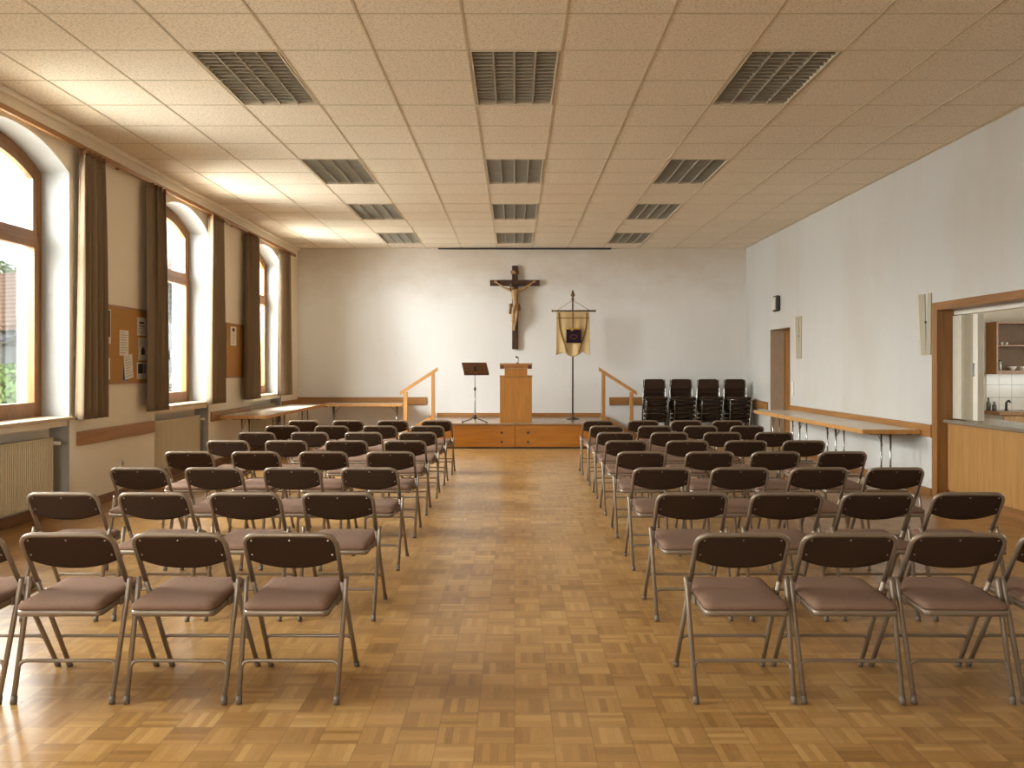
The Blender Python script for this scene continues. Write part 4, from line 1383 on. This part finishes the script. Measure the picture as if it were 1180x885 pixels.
def chair_proto():
    t = thing('folding_chair', '', 'chair')
    hw = 0.2045
    zt = 0.738
    YP = back_y(0.50)
    pts = rounded([(-hw, YP, 0.50), (-hw, back_y(zt), zt), (hw, back_y(zt), zt), (hw, YP, 0.50)], 0.065, 8)
    MB().tube(pts, TR, 12).build('back_frame', M['chair_tube'], t)
    for s in (-1, 1):
        # front leg carries on from the back frame
        lg = MB().tube([(s * hw, YP, 0.50), (s * 0.213, back_y(0.012), 0.012)], TR, 12).build('leg', M['chair_tube'], t)
        MB().tube([(s * 0.2128, back_y(0.03), 0.03), (s * 0.2132, back_y(0.001), 0.001)], 0.0138, 12).build('foot_cap', M['foot_cap'], lg)
        # rear leg
        lg = MB().tube([(s * 0.2285, 0.158, 0.522), (s * 0.228, 0.150, 0.50), (s * 0.215, 0.0, 0.010)], TR, 12).build('leg', M['chair_tube'], t)
        MB().tube([(s * 0.2156, 0.008, 0.034), (s * 0.215, 0.0, 0.001)], 0.0138, 12).build('foot_cap', M['foot_cap'], lg)
        MB().box(s * 0.189 - 0.003, s * 0.189 + 0.003, 0.14, 0.28, 0.395, 0.432, 0.002).box(s * 0.2 - 0.012, s * 0.2 + 0.012, 0.225, 0.245, 0.395, 0.41).build('hinge_bracket', M['chair_tube'], t)
    yf = back_y
    yr = lambda z: 0.0 + (z - 0.01) * 0.150 / 0.49
    xr = lambda z: 0.215 + (z - 0.01) * 0.013 / 0.49
    MB().tube(rounded([(-xr(.11), yr(.11), .11), (-xr(.11) + 0.004, yr(.17), .175), (xr(.11) - 0.004, yr(.17), .175), (xr(.11), yr(.11), .11)], 0.06, 6), 0.0085, 10).build('rear_crossbar', M['chair_tube'], t)
    xf = 0.2105
    MB().tube(rounded([(-xf, yf(.13), .13), (-xf + 0.004, yf(.18), .185), (xf - 0.004, yf(.18), .185), (xf, yf(.13), .13)], 0.05, 6), 0.0085, 10).build('front_crossbar', M['chair_tube'], t)
    # seat: metal pan and cushion, tipped slightly
    tilt = Matrix.Translation((0, 0.19, 0.42)) @ Matrix.Rotation(math.radians(1.5), 4, 'X') @ Matrix.Translation((0, -0.19, -0.42))
    mb = MB()
    mb.prism(rrect(-0.186, 0.186, -0.04, 0.41, 0.028), 0.402, 0.428, 'z', smooth=True)
    bmesh.ops.transform(mb.bm, matrix=tilt, verts=mb.bm.verts[:])
    mb.build('seat_pan', M['chair_tube'], t)
    mb = MB()
    rings = []
    for (ins, z) in ((0.004, 0.4285), (0.0, 0.436), (0.002, 0.447), (0.012, 0.457), (0.035, 0.463), (0.09, 0.466)):
        rings.append([mb.bm.verts.new((x, y, z)) for x, y in rrect(-0.187 + ins, 0.187 - ins, -0.043 + ins, 0.413 - ins, max(0.02, 0.036 - ins * 0.2))])
    for a, b in zip(rings, rings[1:]):
        n = len(a)
        for k in range(n):
            f = mb.bm.faces.new((a[k], a[(k + 1) % n], b[(k + 1) % n], b[k])); f.smooth = True
    mb.bm.faces.new(rings[0][::-1])
    mb.bm.faces.new(rings[-1]).smooth = True
    bmesh.ops.transform(mb.bm, matrix=tilt, verts=mb.bm.verts[:])
    mb.build('seat_cushion', M['chair_fabric'], t)
    # backrest: curved board filling the upper loop, round lower edge
    mb = MB()
    def top(x):
        ax = abs(x)
        r = 0.052
        e = hw - 0.005
        if ax > e - r:
            d = min(ax - (e - r), r)
            return zt - 0.007 - r + math.sqrt(max(0, r * r - d * d))
        return zt - 0.007
    def bot(x):
        q = abs(x) / (hw - 0.006)
        return 0.572 + 0.040 * q ** 2.2
    N, Mz = 40, 10
    def side(off):
        def f(u, v):
            x = (u * 2 - 1) * (hw - 0.006)
            z = bot(x) + (top(x) - bot(x)) * v
            y = back_y(z) - 0.012 * (1 - (x / hw) ** 2) * (1 - 0.55 * v) + off
            edge = min(v, 1 - v)
            return (x, y, z)
        return f
    fa, fb = side(-0.007), side(0.010)
    va = [[mb.bm.verts.new(fa(i / N, j / Mz)) for j in range(Mz + 1)] for i in range(N + 1)]
    vb = [[mb.bm.verts.new(fb(i / N, j / Mz)) for j in range(Mz + 1)] for i in range(N + 1)]
    for i in range(N):
        for j in range(Mz):
            mb.bm.faces.new((va[i][j], va[i + 1][j], va[i + 1][j + 1], va[i][j + 1])).smooth = True
            mb.bm.faces.new((vb[i][j], vb[i][j + 1], vb[i + 1][j + 1], vb[i + 1][j])).smooth = True
    for i in range(N):
        mb.bm.faces.new((va[i][0], vb[i][0], vb[i + 1][0], va[i + 1][0]))
        mb.bm.faces.new((va[i][Mz], va[i + 1][Mz], vb[i + 1][Mz], vb[i][Mz]))
    for j in range(Mz):
        mb.bm.faces.new((va[0][j], va[0][j + 1], vb[0][j + 1], vb[0][j]))
        mb.bm.faces.new((va[N][j], vb[N][j], vb[N][j + 1], va[N][j + 1]))
    bk = mb.build('backrest', M['chair_back'], t)
    for (x, z) in ((-0.170, 0.712), (0.170, 0.712), (-0.180, 0.640), (0.180, 0.640), (0.0, 0.714)):
        y = fa(x / (hw - 0.006) / 2 + 0.5, (z - bot(x)) / (top(x) - bot(x)))[1]
        MB().tube([(x, y + 0.002, z), (x, y - 0.002, z)], [0.0045, 0.0035], 8).build('screw', M['screw'], bk)
    return t


ROWY = [3.84, 5.08, 6.34, 7.54, 8.68, 9.78, 10.85, 11.93]
LEFTX = [(-0.997, -1.491, -1.985, -2.480), (-1.037, -1.584, -2.120, -2.654), (-1.063, -1.630, -2.206, -2.755), (-1.080, -1.665, -2.257, -2.838),
         (-1.098, -1.685, -2.289, -2.874), (-1.092, -1.707, -2.313, -2.913), (-1.093, -1.689, -2.291, -2.906), (-1.075, -1.678, -2.293, -2.904)]
RIGHTX = [(1.012, 1.487, 1.971, 2.455), (1.044, 1.600, 2.134, 2.667), (1.078, 1.652, 2.232, 2.790), (1.103, 1.700, 2.272, 2.858),
          (1.120, 1.731, 2.319, 2.900), (1.141, 1.749, 2.345, 2.930), (1.153, 1.757, 2.330, 2.912), (1.151, 1.772, 2.368, 2.935)]
ORD = ['row nearest the viewer', 'second row from the viewer', 'third row from the viewer', 'fourth row from the viewer',
       'fourth row from the stage', 'third row from the stage', 'second row from the stage', 'row nearest the stage']
SEAT = ['on the aisle', 'second from the aisle', 'third from the aisle', 'farthest from the aisle']
cp = None
for block, XS in (('left', LEFTX), ('right', RIGHTX)):
    for r in range(8):
        for q in range(4):
            o = cp = chair_proto() if cp is None else copy_tree(cp)
            o.location = (XS[r][q], ROWY[r] - 0.03, 0)
            o.rotation_euler = (0, 0, math.radians(random.uniform(-1.2, 1.2)))
            o['label'] = 'brown folding chair in the %s block, %s, %s' % (block, ORD[r], SEAT[q])
            o['group'] = 'folding chairs in the %s block' % block


# ------------------------------------------------------------------ stacked chairs in the corner
def stack_proto():
    """upholstered stacking chair facing the viewer (-y)"""
    t = thing('stacking_chair', '', 'chair', (0, 0, 0), 0, 'stacked dark chairs in the corner')
    hw = 0.205
    for s in (-1, 1):
        MB().tube(rounded([(s * (hw + 0.012), -0.20, 0.004), (s * hw, -0.19, 0.395), (s * hw, 0.18, 0.395)], 0.04, 5), 0.011, 10).build('leg', M['chrome'], t)
        MB().tube([(s * (hw + 0.026), 0.24, 0.004), (s * (hw + 0.024), 0.17, 0.40), (s * (hw + 0.016), 0.21, 0.62), (s * (hw + 0.004), 0.25, 0.79)], 0.011, 10).build('leg', M['chrome'], t)
    MB().tube([(-hw, -0.15, 0.395), (hw, -0.15, 0.395)], 0.010, 8).tube([(-hw, 0.15, 0.395), (hw, 0.15, 0.395)], 0.010, 8).build('seat_frame', M['chrome'], t)
    mb = MB()
    rings = []
    for (ins, z) in ((0.012, 0.407), (0.0, 0.416), (0.0, 0.440), (0.012, 0.452), (0.05, 0.457)):
        rings.append([mb.bm.verts.new((x, y, z)) for x, y in rrect(-0.215 + ins, 0.215 - ins, -0.225 + ins, 0.155 - ins, 0.05)])
    for a, b in zip(rings, rings[1:]):
        n = len(a)
        for k in range(n):
            mb.bm.faces.new((a[k], a[(k + 1) % n], b[(k + 1) % n], b[k])).smooth = True
    mb.bm.faces.new(rings[0][::-1]); mb.bm.faces.new(rings[-1])
    mb.build('seat', M['stack_pad'], t)
    poly = rrect(-0.20, 0.20, 0.60, 0.80, 0.05)
    mb = MB()
    a = []
    for off, ins in ((0.0, 0.006), (-0.012, 0.0), (-0.022, 0.008)):
        a.append([mb.bm.verts.new((x * (1 - ins * 3), 0.215 + 0.22 * (z - 0.62) + off - 0.012 * (1 - (x / 0.2) ** 2) * -1, 0.70 + (z - 0.70) * (1 - ins * 5))) for x, z in poly])
    for p, q in zip(a, a[1:]):
        n = len(p)
        for k in range(n):
            mb.bm.faces.new((p[k], p[(k + 1) % n], q[(k + 1) % n], q[k])).smooth = True
    mb.bm.faces.new(a[0][::-1]); mb.bm.faces.new(a[-1])
    mb.build('backrest', M['stack_pad'], t)
    return t


STK = ['leftmost stack by the handrail', 'second stack from the left', 'third stack from the left', 'rightmost stack in the corner']
LAY = ['bottom chair', 'second chair from the bottom', 'third chair from the bottom', 'third chair from the top', 'second chair from the top', 'top chair']
sp_ = None
for q, px in enumerate((757.0, 789.0, 820.5, 852.5)):
    Y = 17.15
    for k in range(6):
        o = sp_ = stack_proto() if sp_ is None else copy_tree(sp_)
        o.location = ((px - VX) * (Y - 0.15) / FP, Y + 0.13 - 0.03 * k, 0.088 * k)
        o.rotation_euler = (0, 0, math.radians((-1.5, 1.0, -0.8, 1.2)[q]))
        o['label'] = 'dark padded stacking chair, %s of the %s' % (LAY[k], STK[q])

# ------------------------------------------------------------------ outside the windows
tag(MB().box(-70, XO - 0.06, -20, 90, -0.5, -0.42).build('lawn', M['grass']), 'pale green garden outside the windows', 'lawn', kind='stuff')


tag(MB().box(-13.5, XO - 0.06, -12, 19.0, -0.42, -0.36).build('bounce_strip', M['bounce_ground']), 'pale ground strip added outside the window wall to bounce daylight indoors', 'bounce_surface', kind='stuff')  # unseen bounce surface, added to brighten the ceiling


def leafy(name, label, cat, loc, rad, n, mat, seed, trunk=0.0):
    t = thing(name, label, cat, loc)
    rnd = random.Random(seed)
    mb = MB()
    for _ in range(n):
        while True:
            v = Vector((rnd.uniform(-1, 1), rnd.uniform(-1, 1), rnd.uniform(-1, 1)))
            if 0.55 < v.length < 1.0:
                break
        p = Vector((v.x * rad[0], v.y * rad[1], v.z * rad[2] + rad[2] + trunk))
        s = rnd.uniform(0.06, 0.12) * (rad[2] ** 0.5)
        a = Vector((rnd.uniform(-1, 1), rnd.uniform(-1, 1), rnd.uniform(-1, 1))).normalized() * s
        b = a.orthogonal().normalized() * s * 0.55
        f = mb.bm.faces.new([mb.bm.verts.new(p + a), mb.bm.verts.new(p + b), mb.bm.verts.new(p - a), mb.bm.verts.new(p - b)])
    mb.build('foliage', mat, t, recalc=False)
    MB().tube([(0, 0, 0), (0.05, 0.02, trunk + rad[2])], [0.12 * rad[2] ** 0.5, 0.05 * rad[2] ** 0.5], 8).build('trunk', M['bark'], t)


leafy('garden_bush', 'green leafy bush outside the nearest window', 'bush', (-11.9, 20.3, -0.35), (1.7, 1.5, 0.95), 4200, M['leaf'], 1)
leafy('garden_bush', 'green bush further off, beside the neighbouring house', 'bush', (-15.2, 22.2, -0.35), (1.5, 1.5, 0.9), 2600, M['leaf'], 2)
leafy('garden_tree', 'pale green tree crown rising behind the neighbouring roof', 'tree', (-28.0, 47.0, -0.35), (4.5, 4.5, 2.6), 4200, M['leaf2'], 3, 2.4)

t = thing('neighbour_house', 'neighbouring house with pale red tiled roof seen through the nearest window', 'house', (-19.8, 33.0, -0.35), math.radians(-28))
MB().box(-6, 6, 0, 7, 0, 3.5).build('walls', M['house'], t)
MB().prism([(-0.4, 3.35), (3.5, 6.0), (7.4, 3.35), (7.4, 3.2), (3.5, 5.8), (-0.4, 3.2)], -6.4, 6.4, 'x').build('roof', M['roof'], t)
for q in (-4.2, -1.4, 1.4, 4.2):
    wv = MB().box(q - 0.5, q + 0.5, -0.03, 0.05, 1.0, 2.3).build('window', M['slate'], t)
    MB().box(q - 0.42, q + 0.42, -0.04, -0.02, 1.08, 2.22).build('pane', M['dark_glass'], wv)
MB().box(-0.1, 1.9, -1.2, 0.02, 0, 2.6).build('porch', M['house'], t)
MB().prism([(-1.5, 2.6), (0.1, 3.25), (0.1, 3.1), (-1.5, 2.45)], -0.4, 2.2, 'x').build('porch_roof', M['slate'], t)
mb = MB()
rnd = random.Random(5)
for k in range(9):
    for j in range(4):
        a = -14.9 + k * 0.5 + (0.25 if j % 2 else 0)
        mb.box(a, a + 0.48, 26.0 + rnd.uniform(0, 0.05), 26.4 + rnd.uniform(0, 0.08), -0.35 + j * 0.42, 0.05 + j * 0.42, 0.06, 0, 1)
tag(mb.build('garden_wall', M['stones']), 'rough grey stone garden wall behind the bush outside', 'wall')
